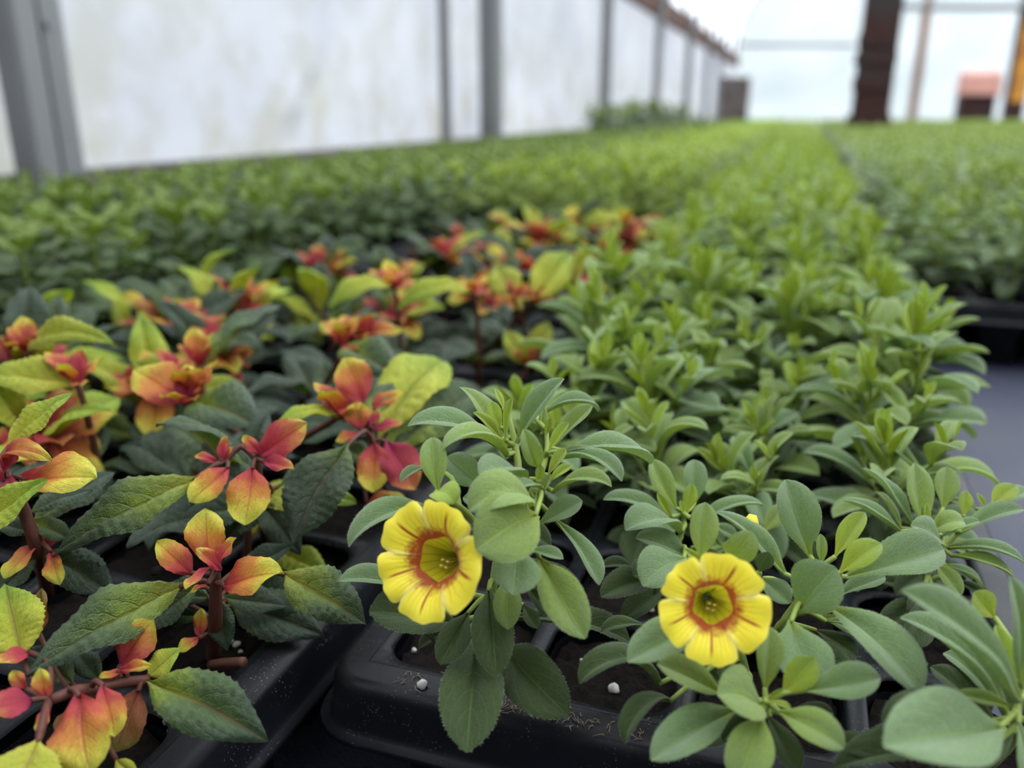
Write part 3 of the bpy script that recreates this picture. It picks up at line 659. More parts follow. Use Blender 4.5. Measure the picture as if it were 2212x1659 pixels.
# ---- the second flowering calibrachoa and the low rosette under it
bB = cell(2, 0) + Vector((-.006, -.001, 0))
B = [
 (1650, 1533, 176, 1549, 1500, 168, .78, 'i', 50, 'm'), (1644, 1544, 174, 1590, 1690, 166, .66, 'i', 50, 'm'), (1680, 1536, 174, 1823, 1617, 166, .58, 'i', 50, 'm'), (1690, 1500, 176, 1760, 1420, 176, .68, 'y', 0, 'c'),
 (1652, 1490, 180, 1664, 1355, 184, .5, 'i', 25, 'c'), (1735, 1492, 176, 1902, 1465, 172, .52, 'm', 25, 'm'), (1780, 1590, 178, 1890, 1630, 172, .52, 'k', 25, 'm'), (1560, 1500, 180, 1419, 1434, 176, .46, 'i', 25, 'm'),
 (1590, 1533, 180, 1406, 1642, 170, .42, 'm', 25, 'm'), (1655, 1517, 174, 1708, 1532, 170, .38, 'y', 25, 'u'), (1655, 1513, 175, 1692, 1488, 174, .32, 'y', 0, 'c'), (1660, 1545, 178, 1726, 1662, 172, .5, 'k', 25, 'c'),
 (1512, 1345, 190, 1356, 1430, 178, .44, 'm', 25, 'm'), (1428, 1478, 196, 1252, 1476, 186, .36, 'k', 120, 'u'), (1450, 1512, 192, 1350, 1606, 182, .36, 'k', 120, 'l'), (1400, 1352, 204, 1298, 1366, 204, .36, 'k', 50, 'u'),
 (1605, 1490, 186, 1553, 1428, 188, .6, 'k', 0, 'c'), (1512, 1212, 190, 1524, 1085, 193, .52, 'i', 0, 'c'), (1573, 1206, 190, 1624, 1148, 184, .75, 'i', 80, 'c'), (1640, 1236, 194, 1660, 1192, 192, .8, 'k', 0, 'c'),
 (1520, 1215, 188, 1476, 1185, 186, .3, 'y', 0, 'c'), (1600, 1400, 196, 1700, 1390, 196, .5, 'k', 25, 'm'), (1590, 1420, 198, 1500, 1400, 198, .5, 'k', 25, 'm'), (1640, 1540, 182, 1560, 1600, 182, .5, 'k', 25, 'm'), (1700, 1540, 184, 1800, 1540, 184, .4, 'k', 25, 'm'), (1640, 1560, 190, 1500, 1602, 192, .45, 'k', 25, 'm'), (1620, 1480, 196, 1480, 1470, 198, .45, 'k', 25, 'm')]
fB = W(1539, 1305, .1755)
stB = [([bB, W(1610, 1450, .199), W(1570, 1340, .196), W(1530, 1215, .191)], .0012, .0008), ([bB, W(1650, 1540, .186), W(1655, 1515, .176)], .0011, .0007), ([W(1575, 1350, .197), W(1640, 1240, .196)], .0009, .0006)]
pB = build_plant('calibrachoa_plant', bB, 'calibrachoa with a rounded yellow flower facing out above a low leaf rosette', 'plant', None, B, stB, 'cal_stem')
flower(pB, bB, fB, -FWD * 1.0 - RIGHT * .10 + UP * .06, .0114, 0, 5, (108, 170, 232, 298, 18), None, W(1550, 1275, .193))
def bud(root, base, b, t, col, rad):
    g = Geo(); l = [b.lerp(t, k / 8) - base for k in range(9)]; P, F = tube(l, [rad * q for q in (.5, .62, .72, .82, .92, 1, 1, .85, .45)], 10); g.add(P, F); obj('flower_bud', g.mesh('flower_bud', M[col]), root)
M['bud'] = stem_mat('yellow_bud', (.5, .46, .03), (.75, .62, .04))
bud(pB, bB, W(1606, 1210, .205), W(1626, 1112, .205), 'bud', .0021)

# ---- neighbours in the second row
bE = cell(1, 1) + Vector((.004, .0, 0))
E_ = [
 (1461, 1100, 236, 1408, 992, 240, .44, 'i', 0, 'c'), (1500, 1090, 244, 1500, 993, 248, .56, 'm', 25, 'c'), (1483, 1108, 236, 1495, 1044, 236, .5, 'y', 0, 'c'), (1451, 1118, 234, 1419, 1064, 232, .34, 'y', 0, 'c'),
 (1461, 1138, 238, 1303, 1080, 236, .34, 'm', 50, 'u'), (1473, 1150, 234, 1351, 1146, 222, .48, 'm', 80, 'u'), (1508, 1122, 238, 1649, 1092, 238, .36, 'm', 50, 'u'), (1646, 1150, 246, 1694, 1092, 250, .5, 'i', 0, 'c'),
 (1490, 1206, 232, 1373, 1162, 226, .5, 'm', 25, 'm'), (1480, 1205, 222, 1388, 1266, 210, .68, 'm', 50, 'm'), (1425, 1238, 226, 1368, 1244, 220, .9, 'k', 25, 'm'), (1425, 1245, 230, 1298, 1290, 222, .52, 'k', 25, 'm'),
 (1385, 1236, 236, 1298, 1226, 232, .36, 'k', 50, 'u'), (1478, 1112, 234, 1470, 1080, 234, .4, 'y', 0, 'c'), (1490, 1120, 230, 1540, 1110, 224, .6, 'i', 80, 'm'), (1470, 1190, 238, 1420, 1300, 232, .5, 'k', 25, 'c'), (1500, 1180, 242, 1560, 1230, 242, .5, 'k', 25, 'm'), (1530, 1130, 246, 1590, 1160, 246, .5, 'm', 25, 'm'), (1440, 1262, 234, 1345, 1338, 228, .45, 'k', 25, 'm'), (1440, 1260, 234, 1502, 1332, 228, .45, 'k', 25, 'm')]
stE = [([bE, W(1430, 1240, .243), W(1470, 1160, .240), W(1478, 1105, .238)], .0012, .0007), ([W(1440, 1220, .242), W(1560, 1180, .246), W(1640, 1152, .247)], .0009, .0006)]
build_plant('calibrachoa_plant', bE, 'flowerless calibrachoa with upright pale leaves between the two flowering ones', 'plant', None, E_, stE, 'cal_stem')
bG = cell(2, 1) + Vector((.0, .0, 0))
G_ = [
 (1751, 1206, 212, 1697, 1036, 216, .56, 'm', 25, 'c'), (1775, 1222, 206, 1772, 1153, 206, .38, 'i', 0, 'c'), (1768, 1222, 207, 1758, 1168, 208, .35, 'k', 0, 'c'), (1803, 1205, 204, 1868, 1107, 206, .44, 'y', 0, 'l'),
 (1813, 1237, 198, 1903, 1174, 197, .6, 'y', 25, 'l'), (1822, 1248, 202, 2038, 1186, 208, .42, 'm', 25, 'm'), (1724, 1322, 196, 1806, 1226, 190, .95, 'm', 25, 'm'), (1790, 1310, 196, 1987, 1500, 176, .46, 'm', 50, 'm'),
 (1800, 1292, 212, 1912, 1246, 214, .42, 'm', 25, 'u'), (1646, 1248, 206, 1706, 1304, 198, .62, 'm', 25, 'c'), (1707, 1340, 190, 1748, 1492, 178, .80, 'm', 25, 'c'), (1698, 1243, 200, 1545, 1107, 204, .36, 'm', 25, 'r'),
 (1780, 1340, 206, 1880, 1362, 204, .36, 'm', 25, 'u'), (1720, 1300, 214, 1660, 1290, 214, .5, 'k', 25, 'm'), (1790, 1260, 214, 1760, 1330, 208, .5, 'k', 25, 'm'), (1760, 1360, 214, 1852, 1420, 208, .5, 'k', 25, 'm'), (1740, 1370, 214, 1835, 1490, 200, .45, 'k', 25, 'm'), (1700, 1400, 212, 1640, 1440, 206, .5, 'k', 25, 'm'), (1770, 1330, 212, 1900, 1400, 214, .4, 'm', 50, 'm')]
stG = [([bG, W(1670, 1370, .212), W(1712, 1315, .205), W(1770, 1225, .206)], .0013, .0008), ([W(1700, 1330, .206), W(1780, 1305, .199), W(1815, 1245, .2)], .0009, .0006)]
build_plant('calibrachoa_plant', bG, 'calibrachoa with one big blunt upright leaf beside two bright young leaves', 'plant', None, G_, stG, 'cal_stem')
bC = cell(3, 1) + Vector((.006, .012, 0))
C_ = [
 (1996, 1143, 236, 1975, 1000, 240, .44, 'i', 0, 'c'), (2037, 1100, 240, 2047, 1009, 244, .6, 'i', 0, 'c'), (1972, 1131, 238, 1861, 1012, 244, .32, 'm', 25, 'r'), (1950, 1150, 236, 1819, 1081, 236, .28, 'm', 25, 'u'),
 (1948, 1143, 240, 1891, 1062, 246, .36, 'i', 25, 'r'), (2081, 1114, 238, 2086, 1060, 240, .6, 'y', 0, 'c'), (2073, 1150, 234, 2210, 1100, 236, .36, 'm', 25, 'u'), (2042, 1182, 232, 2213, 1218, 224, .34, 'm', 50, 'u'),
 (2052, 1199, 230, 2190, 1250, 224, .34, 'i', 50, 'u'), (2011, 1148, 230, 2083, 1128, 226, .8, 'i', 120, 'm'), (2141, 1093, 238, 2194, 1048, 240, .62, 'y', 0, 'l'), (2030, 1160, 230, 2117, 1126, 228, .3, 'm', 25, 'u'),
 (2037, 1180, 226, 1967, 1136, 222, .6, 'm', 50, 'm'), (2018, 1211, 232, 2075, 1288, 224, .46, 'i', 25, 'c'), (1998, 1140, 234, 2001, 1086, 234, .34, 'y', 0, 'c'), (1992, 1140, 234, 1990, 1092, 234, .3, 'y', 0, 'c'),
 (1985, 1280, 246, 1895, 1252, 246, .4, 'k', 25, 'm'), (2000, 1230, 244, 1935, 1285, 240, .5, 'k', 25, 'm'), (2060, 1250, 244, 2150, 1310, 240, .4, 'k', 25, 'm'), (2110, 1100, 244, 2050, 1080, 246, .4, 'm', 25, 'm'),
 (2020, 1170, 246, 2100, 1200, 250, .45, 'i', 25, 'm'), (1990, 1200, 246, 1930, 1220, 248, .5, 'k', 25, 'm'), (2040, 1220, 240, 2120, 1270, 240, .4, 'm', 50, 'u'), (2130, 1100, 244, 2110, 1065, 246, .35, 'y', 0, 'c'), (2150, 1100, 246, 2225, 1060, 250, .45, 'm', 25, 'u'), (2000, 1260, 240, 1960, 1330, 232, .5, 'k', 25, 'c'), (2010, 1260, 240, 2060, 1340, 232, .5, 'k', 25, 'c'), (2025, 1150, 228, 2050, 1112, 228, .8, 'y', 0, 'c'), (2010, 1290, 240, 1900, 1360, 236, .45, 'k', 25, 'm'), (2010, 1300, 240, 2110, 1370, 232, .45, 'k', 25, 'm'), (2000, 1290, 238, 1960, 1400, 228, .5, 'k', 25, 'c')]
stC = [([bC, W(2000, 1290, .246), W(2010, 1200, .240), W(2010, 1145, .238)], .0012, .0007), ([W(2005, 1220, .241), W(2070, 1150, .24), W(2140, 1095, .241)], .0009, .0006)]
build_plant('calibrachoa_plant', bC, 'dense calibrachoa with upright light leaves over the bare ground cloth', 'plant', None, C_, stC, 'cal_stem')
bD = cell(3, 0) + Vector((.008, -.002, 0))
D_ = [
 (2165, 1571, 166, 1908, 1612, 150, .46, 'm', 25, 'm'), (2206, 1518, 168, 1947, 1276, 160, .30, 'm', 25, 'r'), (2204, 1477, 170, 2181, 1245, 166, .32, 'm', 25, 'c'), (2200, 1490, 172, 2082, 1390, 172, .3, 'i', 25, 'm'),
 (2137, 1560, 176, 1905, 1560, 170, .36, 'k', 50, 'u'), (2200, 1560, 168, 2235, 1720, 160, .42, 'm', 25, 'c'), (2160, 1605, 174, 1800, 1660, 172, .28, 'k', 25, 'u'), (2150, 1335, 186, 2104, 1278, 186, .85, 'y', 0, 'c'), (2180, 1545, 178, 1944, 1335, 184, .3, 'm', 50, 'u'),
 (2195, 1530, 172, 2060, 1500, 176, .3, 'i', 25, 'm'), (2205, 1500, 174, 2150, 1350, 180, .3, 'y', 0, 'c'), (2215, 1560, 172, 2300, 1480, 168, .4, 'm', 25, 'm'), (2190, 1580, 176, 2080, 1660, 172, .4, 'k', 25, 'm'), (2150, 1560, 186, 2010, 1440, 196, .4, 'k', 25, 'm'), (2160, 1570, 188, 1990, 1505, 190, .4, 'k', 25, 'm'), (2150, 1590, 186, 1960, 1592, 186, .4, 'k', 25, 'm'), (2190, 1500, 182, 2100, 1380, 196, .4, 'm', 25, 'm'), (2170, 1540, 186, 2040, 1410, 200, .38, 'm', 50, 'm')]
stD = [([bD, W(2185, 1600, .183), W(2195, 1540, .174), W(2206, 1480, .172)], .0014, .0008)]
build_plant('calibrachoa_plant', bD, 'calibrachoa with large blurred grey green leaves, front row by the tray corner over bare cloth', 'plant', None, D_, stD, 'cal_stem')

# ---- fuchsias near the camera
FBASE = TOP - .009
def fu(name, base, label, leaves, stems, group=None): return build_plant('fuchsia_plant', base, label, 'plant', group, leaves, stems, 'fu_stem', .0016, .00065)
b1 = WZ(461, 1432, FBASE)
fu('f', b1, 'small fuchsia with a red and yellow leaf crown on a bare upright stem', [
 (447, 1212, 216, 444, 1098, 217, .78, 'Y', 25, 'c'), (415, 1240, 214, 338, 1170, 212, .62, 'Y', 25, 'm'), (481, 1266, 214, 612, 1238, 208, .56, 'Y', 25, 'm'), (476, 1232, 211, 423, 1184, 206, .42, 'R', 25, 'm'),
 (471, 1222, 212, 511, 1162, 210, .42, 'R', 25, 'l'), (458, 1222, 210, 400, 1272, 204, .42, 'R', 25, 'u'), (450, 1262, 210, 410, 1281, 206, .36, 'Y', 25, 'u'), (396, 1263, 216, 50, 1466, 190, .40, 'H', 25, 'm'),
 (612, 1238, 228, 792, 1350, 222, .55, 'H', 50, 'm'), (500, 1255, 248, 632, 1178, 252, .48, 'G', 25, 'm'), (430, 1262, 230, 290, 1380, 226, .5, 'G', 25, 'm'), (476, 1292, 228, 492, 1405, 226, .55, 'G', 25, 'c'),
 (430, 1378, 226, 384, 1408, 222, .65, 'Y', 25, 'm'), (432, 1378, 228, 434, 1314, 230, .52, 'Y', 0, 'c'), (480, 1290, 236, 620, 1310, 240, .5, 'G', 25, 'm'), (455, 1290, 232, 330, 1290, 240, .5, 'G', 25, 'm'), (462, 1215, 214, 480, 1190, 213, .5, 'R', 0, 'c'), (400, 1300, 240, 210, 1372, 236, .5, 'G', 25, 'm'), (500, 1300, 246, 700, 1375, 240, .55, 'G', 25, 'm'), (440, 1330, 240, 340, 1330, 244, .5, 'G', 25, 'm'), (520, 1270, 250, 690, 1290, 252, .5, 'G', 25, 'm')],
 [([b1, W(465, 1350, .225), W(466, 1270, .218), W(464, 1218, .214)], .0022, .0013), ([W(455, 1436, .229), W(490, 1432, .224), W(527, 1430, .221)], .0013, .0014)])
b2 = WZ(575, 1180, FBASE)
fu('f', b2, 'fuchsia with two linked pink leaf crowns and drooping orange leaves, behind the bare-stemmed one', [
 (556, 984, 244, 664, 913, 242, .58, 'R', 25, 'c'), (545, 1010, 240, 531, 1134, 234, .78, 'Y', 25, 'c'), (494, 1010, 240, 411, 1085, 234, .62, 'Y', 25, 'c'), (476, 993, 242, 490, 940, 243, .42, 'R', 0, 'c'), (564, 982, 243, 525, 940, 242, .48, 'R', 25, 'c'),
 (567, 996, 241, 635, 1015, 237, .44, 'R', 25, 'm'), (470, 1000, 244, 420, 985, 244, .45, 'R', 50, 'm'), (426, 1033, 238, 113, 1204, 224, .40, 'H', 25, 'm'), (560, 975, 246, 585, 950, 246, .5, 'R', 0, 'c'), (590, 1060, 262, 480, 1180, 262, .5, 'G', 25, 'm'), (600, 1050, 268, 720, 1010, 276, .5, 'G', 25, 'm'), (480, 1000, 243, 500, 965, 243, .4, 'R', 0, 'c'), (560, 1070, 262, 440, 1010, 272, .5, 'G', 25, 'm'), (560, 1080, 262, 650, 1200, 256, .5, 'G', 25, 'm'), (560, 1060, 266, 420, 960, 284, .5, 'G', 25, 'm'), (570, 1090, 262, 380, 1130, 258, .5, 'G', 25, 'm')],
 [([b2, W(560, 1060, .254), W(556, 990, .245)], .0018, .0012), ([W(556, 995, .245), W(520, 965, .246), W(485, 1000, .243)], .0010, .0009)])
b3 = WZ(205, 1620, FBASE)
fu('f', b3, 'fuchsia of broad glossy orange red leaves beside a torn green leaf', [
 (172, 1500, 184, 196, 1672, 176, .78, 'Y', 25, 'c'), (221, 1478, 188, 247, 1592, 184, .55, 'Y', 25, 'r'), (70, 1512, 182, -25, 1535, 176, .95, 'R', 50, 'm'), (101, 1512, 184, 86, 1442, 184, .6, 'Y', 25, 'c'), (58, 1490, 186, 26, 1448, 186, .6, 'Y', 25, 'c'),
 (101, 1527, 181, 86, 1584, 177, .55, 'Y', 25, 'c'), (300, 1490, 196, 252, 1624, 192, .75, 'D', 25, 'c'), (257, 1440, 200, 333, 1338, 202, .7, 'Y', 25, 'c'), (272, 1450, 196, 214, 1464, 192, .4, 'Y', 25, 'm'), (258, 1448, 195, 327, 1438, 192, .34, 'Y', 25, 'm'),
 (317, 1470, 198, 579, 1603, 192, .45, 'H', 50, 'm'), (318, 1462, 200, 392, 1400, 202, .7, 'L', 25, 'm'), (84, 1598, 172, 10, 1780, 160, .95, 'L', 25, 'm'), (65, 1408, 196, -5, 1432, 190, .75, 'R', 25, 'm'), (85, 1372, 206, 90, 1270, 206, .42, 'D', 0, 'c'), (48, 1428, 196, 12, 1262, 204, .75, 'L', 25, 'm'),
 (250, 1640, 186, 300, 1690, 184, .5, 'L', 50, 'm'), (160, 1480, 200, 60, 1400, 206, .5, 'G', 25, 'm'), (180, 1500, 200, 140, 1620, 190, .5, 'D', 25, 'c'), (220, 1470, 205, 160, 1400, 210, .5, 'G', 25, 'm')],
 [([b3, W(195, 1540, .195), W(184, 1490, .190), W(110, 1512, .184)], .0018, .0012), ([W(184, 1492, .190), W(250, 1476, .195), W(319, 1469, .198)], .0014, .0012), ([W(105, 1512, .184), W(85, 1590, .174)], .001, .0009)])
b4 = WZ(105, 1290, FBASE)
fu('f', b4, 'tall fuchsia with a leaning brown stem and lime leaves over its red crown', [
 (50, 1037, 214, 209, 1032, 208, .60, 'Y', 25, 'm'), (9, 1002, 216, 112, 996, 210, .36, 'Y', 120, 'm'), (10, 1040, 212, -30, 1000, 210, .6, 'R', 25, 'c'), (5, 1020, 213, 40, 960, 214, .5, 'R', 0, 'c'), (-60, 1200, 205, 102, 1034, 202, .42, 'L', 25, 'm'),
 (15, 967, 226, 162, 848, 232, .42, 'L', 25, 'm'), (110, 1190, 226, 130, 1263, 222, .55, 'Y', 25, 'c'), (95, 1185, 230, 138, 1128, 232, .62, 'Y', 25, 'c'), (20, 1030, 211, 20, 1075, 206, .6, 'R', 25, 'c'), (60, 1110, 224, 200, 1060, 236, .45, 'G', 25, 'm'), (80, 1150, 228, -20, 1130, 226, .5, 'G', 25, 'm'), (85, 1170, 228, 10, 1250, 220, .5, 'Y', 25, 'm'), (60, 1120, 226, 160, 1170, 230, .5, 'H', 25, 'm'), (90, 1190, 232, 250, 1290, 230, .5, 'G', 25, 'm'), (70, 1130, 234, 250, 1020, 256, .5, 'G', 25, 'm'), (80, 1200, 230, -20, 1310, 220, .5, 'G', 25, 'm')],
 [([b4, W(85, 1200, .231), W(52, 1106, .222), W(20, 1030, .215)], .0022, .0014)])
b5 = WZ(830, 1075, FBASE)
fu('f', b5, 'fuchsia with a tall rounded orange leaf above coral leaves, next to the flowering calibrachoa', [
 (785, 869, 288, 744, 772, 292, .74, 'Y', 25, 'c'), (778, 928, 282, 772, 869, 284, .95, 'Y', 25, 'c'), (798, 884, 287, 876, 848, 290, .4, 'Y', 25, 'm'), (805, 928, 282, 870, 913, 284, .42, 'R', 25, 'm'), (836, 952, 280, 897, 1058, 272, .66, 'R', 25, 'c'), (808, 955, 280, 806, 1064, 274, .66, 'Y', 25, 'c'),
 (780, 935, 282, 725, 955, 278, .5, 'Y', 25, 'm'), (800, 920, 281, 820, 885, 282, .5, 'R', 0, 'c'), (752, 958, 262, 634, 1173, 246, .60, 'G', 25, 'm'), (820, 1000, 292, 930, 1010, 298, .5, 'G', 25, 'm'), (810, 1000, 292, 720, 960, 300, .5, 'H', 25, 'm'), (790, 1090, 284, 880, 1080, 282, .45, 'Y', 25, 'm'), (820, 1080, 286, 790, 1120, 280, .5, 'D', 25, 'm'), (800, 905, 284, 850, 830, 300, .55, 'H', 25, 'm'), (825, 985, 300, 985, 872, 330, .45, 'H', 25, 'm'), (830, 1000, 298, 1012, 930, 322, .5, 'G', 25, 'm'), (815, 950, 298, 962, 790, 350, .42, 'L', 50, 'm'), (830, 990, 302, 1050, 850, 345, .45, 'H', 50, 'm')],
 [([b5, W(815, 1000, .287), W(800, 930, .284), W(795, 880, .288)], .0016, .0011)])

# ---- generic plants as lists of (matrix, kind, bend)
CLR = .0125                 # leaf height over the soil that clears the tray top
def clear(p, el, ln):
    p = p.copy(); p.z = max(p.z, CLR)
    return p, max(el, math.asin(max(-1, min(1, (CLR - p.z) / ln))))
def gen_cal(seed, h, nl=22, side=2, sc=1.0):
    r = random.Random(seed); L = []; st = []
    def shoot(p0, d, l, n, big, r0):
        p1 = p0 + d * l; mid = p0.lerp(p1, .5) + Vector((r.uniform(-1, 1), r.uniform(-1, 1), 0)) * l * .06
        line = smooth_line([p0, mid, p1], 4); st.append(([p0, mid, p1], r0, r0 * .5)); a = r.uniform(0, 6)
        for i in range(n):
            f = i / (n - 1); a += 2.4 + r.uniform(-.25, .25); k = min(int(f * 8), 7); p = line[k].lerp(line[k + 1], f * 8 - k)
            el = math.radians(-18 + 95 * f ** 1.7 + r.uniform(-12, 12)); ln = big * (.75 + .45 * math.sin(math.pi * min(f * 1.15, 1)) - .62 * max(0, f - .55)) * r.uniform(.85, 1.12)
            p, el = clear(p, el, ln)
            dv = Vector((math.cos(a) * math.cos(el), math.sin(a) * math.cos(el), math.sin(el)))
            nrm = Vector((-math.cos(a) * math.sin(el), -math.sin(a) * math.sin(el), math.cos(el)))
            kd = 'y' if f > .78 else ('i' if f > .52 else ('k' if f < .28 else ('m' if r.random() < .75 else 'i')))  # lowest leaves take the darkened material, painting shade into the gaps
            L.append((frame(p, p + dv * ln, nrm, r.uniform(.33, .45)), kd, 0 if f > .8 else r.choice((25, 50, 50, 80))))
    lean = Vector((r.uniform(-.2, .2), r.uniform(-.2, .2), 1)).normalized()
    shoot(Vector((0, 0, 0)), lean, h, nl, .029 * sc, .0012)
    for k in range(side):
        a = r.uniform(0, 6); f = r.uniform(.25, .6); d = Vector((math.cos(a) * .8, math.sin(a) * .8, 1)).normalized()
        shoot(lean * h * f, d, h * .5, 9, .023 * sc, .0008)
    return L, st
def gen_fu(seed, h, sc=1.0, crowned=True):
    r = random.Random(seed); L = []; st = [([Vector((0, 0, 0)), Vector((r.uniform(-.004, .004), r.uniform(-.004, .004), h * .5)), Vector((r.uniform(-.006, .006), r.uniform(-.006, .006), h))], .0018, .0011)]
    a = r.uniform(0, 6); top = st[0][0][2]
    for k in range(4):
        f = .28 + .2 * k; p = top * f; a += math.pi / 2 + r.uniform(-.2, .2)
        for s in (0, math.pi):
            el = math.radians(-5 + 18 * k + r.uniform(-14, 14)); b = a + s + r.uniform(-.25, .25); ln = (.046 - .005 * abs(k - 1)) * sc * r.uniform(.8, 1.1); p, el = clear(p, el, ln + .004)
            dv = Vector((math.cos(b) * math.cos(el), math.sin(b) * math.cos(el), math.sin(el))); nr = Vector((-math.cos(b) * math.sin(el), -math.sin(b) * math.sin(el), math.cos(el)))
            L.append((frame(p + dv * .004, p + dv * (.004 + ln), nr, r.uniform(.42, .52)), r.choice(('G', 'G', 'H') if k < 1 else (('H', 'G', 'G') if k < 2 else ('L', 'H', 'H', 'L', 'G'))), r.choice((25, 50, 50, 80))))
    def crown(p, n, big):
        b = r.uniform(0, 6)
        for i in range(n):
            b += 2.4; el = math.radians(-5 + 70 * i / n + r.uniform(-22, 22)); ln = big * (1.05 - .5 * i / n) * r.uniform(.85, 1.15)
            dv = Vector((math.cos(b) * math.cos(el), math.sin(b) * math.cos(el), math.sin(el))); nr = Vector((-math.cos(b) * math.sin(el), -math.sin(b) * math.sin(el), math.cos(el)))
            L.append((frame(p + dv * .001, p + dv * ln, nr, r.uniform(.5, .68)), 'Y' if i < n * .55 and r.random() < .65 else 'R', r.choice((25, 25, 50))))
    if not crowned:
        L = [(m, r.choice(('G', 'H', 'H', 'L', 'H')), bt) for m, kd, bt in L]; return L, st[:1]
    crown(top, 9, .027 * sc)
    for k in range(2):
        b = r.uniform(0, 6); q = top * .75; e = q + Vector((math.cos(b) * .012, math.sin(b) * .012, .010)); st.append(([q, e], .0009, .0007)); crown(e, 6, .017 * sc)
    return L, st
def gen_mum(seed, h, mats=('mum', 'mum_young'), shape='mum', n=16, big=.034, ratio=.7):
    r = random.Random(seed); L = []; top = Vector((r.uniform(-.008, .008), r.uniform(-.008, .008), h)); st = [([Vector((0, 0, 0)), top * .5 + Vector((r.uniform(-.004, .004), 0, 0)), top], .0013, .0009)]; a = r.uniform(0, 6)
    for i in range(n):
        f = .15 + .85 * i / (n - 1); a += 2.4 + r.uniform(-.3, .3); p = top * f
        el = math.radians(-12 + 55 * f * f + r.uniform(-15, 15)); ln = big * (1.05 - .55 * max(0, f - .45) / .55) * r.uniform(.8, 1.15); p, el = clear(p, el, ln)
        dv = Vector((math.cos(a) * math.cos(el), math.sin(a) * math.cos(el), math.sin(el))); nr = Vector((-math.cos(a) * math.sin(el), -math.sin(a) * math.sin(el), math.cos(el)))
        L.append((frame(p, p + dv * ln, nr, ratio * r.uniform(.85, 1.1)), (shape, mats[1] if f > .8 else (mats[0] if f > .45 or len(mats) < 3 else mats[2])), r.choice((25, 50, 50, 80))))  # a third material gives the low leaves their painted-in shade
    return L, st
JC = {}
def joined(key, data, smat, lod):
    """one foliage mesh for plants whose leaves cannot be told apart"""
    if (key, lod) in JC: return JC[(key, lod)]
    P, F, UV, MI, mats = [], [], [], [], []; base = 0
    def slot(m):
        if m not in mats: mats.append(m)
        return mats.index(m)
    for i, (M4, kind, beta) in enumerate(data[0]):
        sh, mat = KIND[kind] if isinstance(kind, str) else kind
        beta = min(BQ, key=lambda q: abs(q - beta)); p, f, uv = leaf_data(sh, beta, .2, i % 3, lod)
        a = np.array(M4); P.append(p @ a[:3, :3].T + a[:3, 3]); UV.append(uv); F += [tuple(k + base for k in q) for q in f]; MI += [slot(mat)] * len(f); base += len(p)
    for s in data[1]:
        l = smooth_line(s[0], 2); p, f = tube(l, [s[1] + (s[2] - s[1]) * k / (len(l) - 1) for k in range(len(l))], 4); p = np.array([tuple(q) for q in p])
        P.append(p); UV.append(np.zeros((len(p), 2))); F += [tuple(k + base for k in q) for q in f]; MI += [slot(smat)] * len(f); base += len(p)
    P = np.concatenate(P); UV = np.concatenate(UV)
    JC[(key, lod)] = (P, F, UV, MI, mats, new_mesh('foliage', P, F, UV, [M[m] for m in mats], MI)); return JC[(key, lod)]
SC = {}
def spawn(name, key, data, smat, loc, rot, sc, label, cat, group, lean=None):
    """a plant with every leaf as its own part"""
    e = empty(name, loc, label, cat, group); X = Matrix.Rotation(rot, 4, 'Z') @ Matrix.Scale(sc, 4)
    if lean is not None:   # shear-free lean: rotate the whole plant towards the given top
        q = Vector((0, 0, 1)).rotation_difference(lean.normalized()); X = q.to_matrix().to_4x4() @ X
    if key not in SC:
        g = Geo()
        for s in data[1]: g.tube(s[0], s[1], s[2], 6)
        SC[key] = g.mesh('stem', M[smat])
    o = obj('stem', SC[key], e); o.matrix_local = X
    for i, (M4, kind, beta) in enumerate(data[0]): add_leaf(e, X @ M4, kind, beta, i)
    return e
def whole(name, key, data, smat, loc, rot, sc, label, cat, group, lod=1):
    o = bpy.data.objects.new(name, joined(key, data, smat, lod)[5]); COL.objects.link(o)
    o.location = loc; o.rotation_euler.z = rot; o.scale = (sc, sc, sc); tag(o, label, cat, group); return o
CALP = [gen_cal(s, .064, 22, 2) for s in range(7)]
# rows two to ten of the near calibrachoa trays; tops read from the picture where they can be made out
TOPS = {(0, 2): (1165, 790), (1, 2): (1335, 850), (2, 2): (1605, 985), (3, 2): (1950, 880), (0, 3): (1270, 700), (1, 3): (1410, 690), (2, 3): (1570, 850), (3, 3): (1925, 740), (2, 4): (1690, 790), (2, 5): (1640, 660)}
rr = random.Random(11)
for j in range(2, 18):
    for i in range(4):
        b = Vector((CX + .01 + .0425 * (i + .5), CY + .01 + .0425 * (j % 9 + .5) + (j // 9) * CP, TOP - .009)); b += Vector((rr.uniform(-.003, .003), rr.uniform(-.003, .003), 0))
        s = rr.randrange(7); rot = rr.uniform(0, 6.28); sc = rr.uniform(.9, 1.2); lean = None
        if (i, j) in TOPS:
            d = (b - CAM).dot(FWD); t = W(*TOPS[(i, j)], d - .02); v = t - b; lean = v; sc = max(.75, min(1.35, v.length / .078))
        near = j < 4
        ORD = ('first', 'second', 'third', 'fourth', 'fifth', 'sixth', 'seventh', 'eighth', 'ninth')
        lab = 'flowerless calibrachoa in the %s row of %s, %s from the fuchsias' % (ORD[j % 9], 'the yellow flower tray' if j < 9 else 'the second calibrachoa tray', ORD[i])
        if j < 14: spawn('calibrachoa_plant', ('cal', s), CALP[s], 'cal_stem', b, rot, sc, lab, 'plant', 'calibrachoas in the tray with the yellow flowers' if j < 9 else 'calibrachoas in the second tray', lean)
        else: whole('calibrachoa_plant', ('cal', s), CALP[s], 'cal_stem', b, rot, sc, lab, 'plant', 'calibrachoas in the second tray')
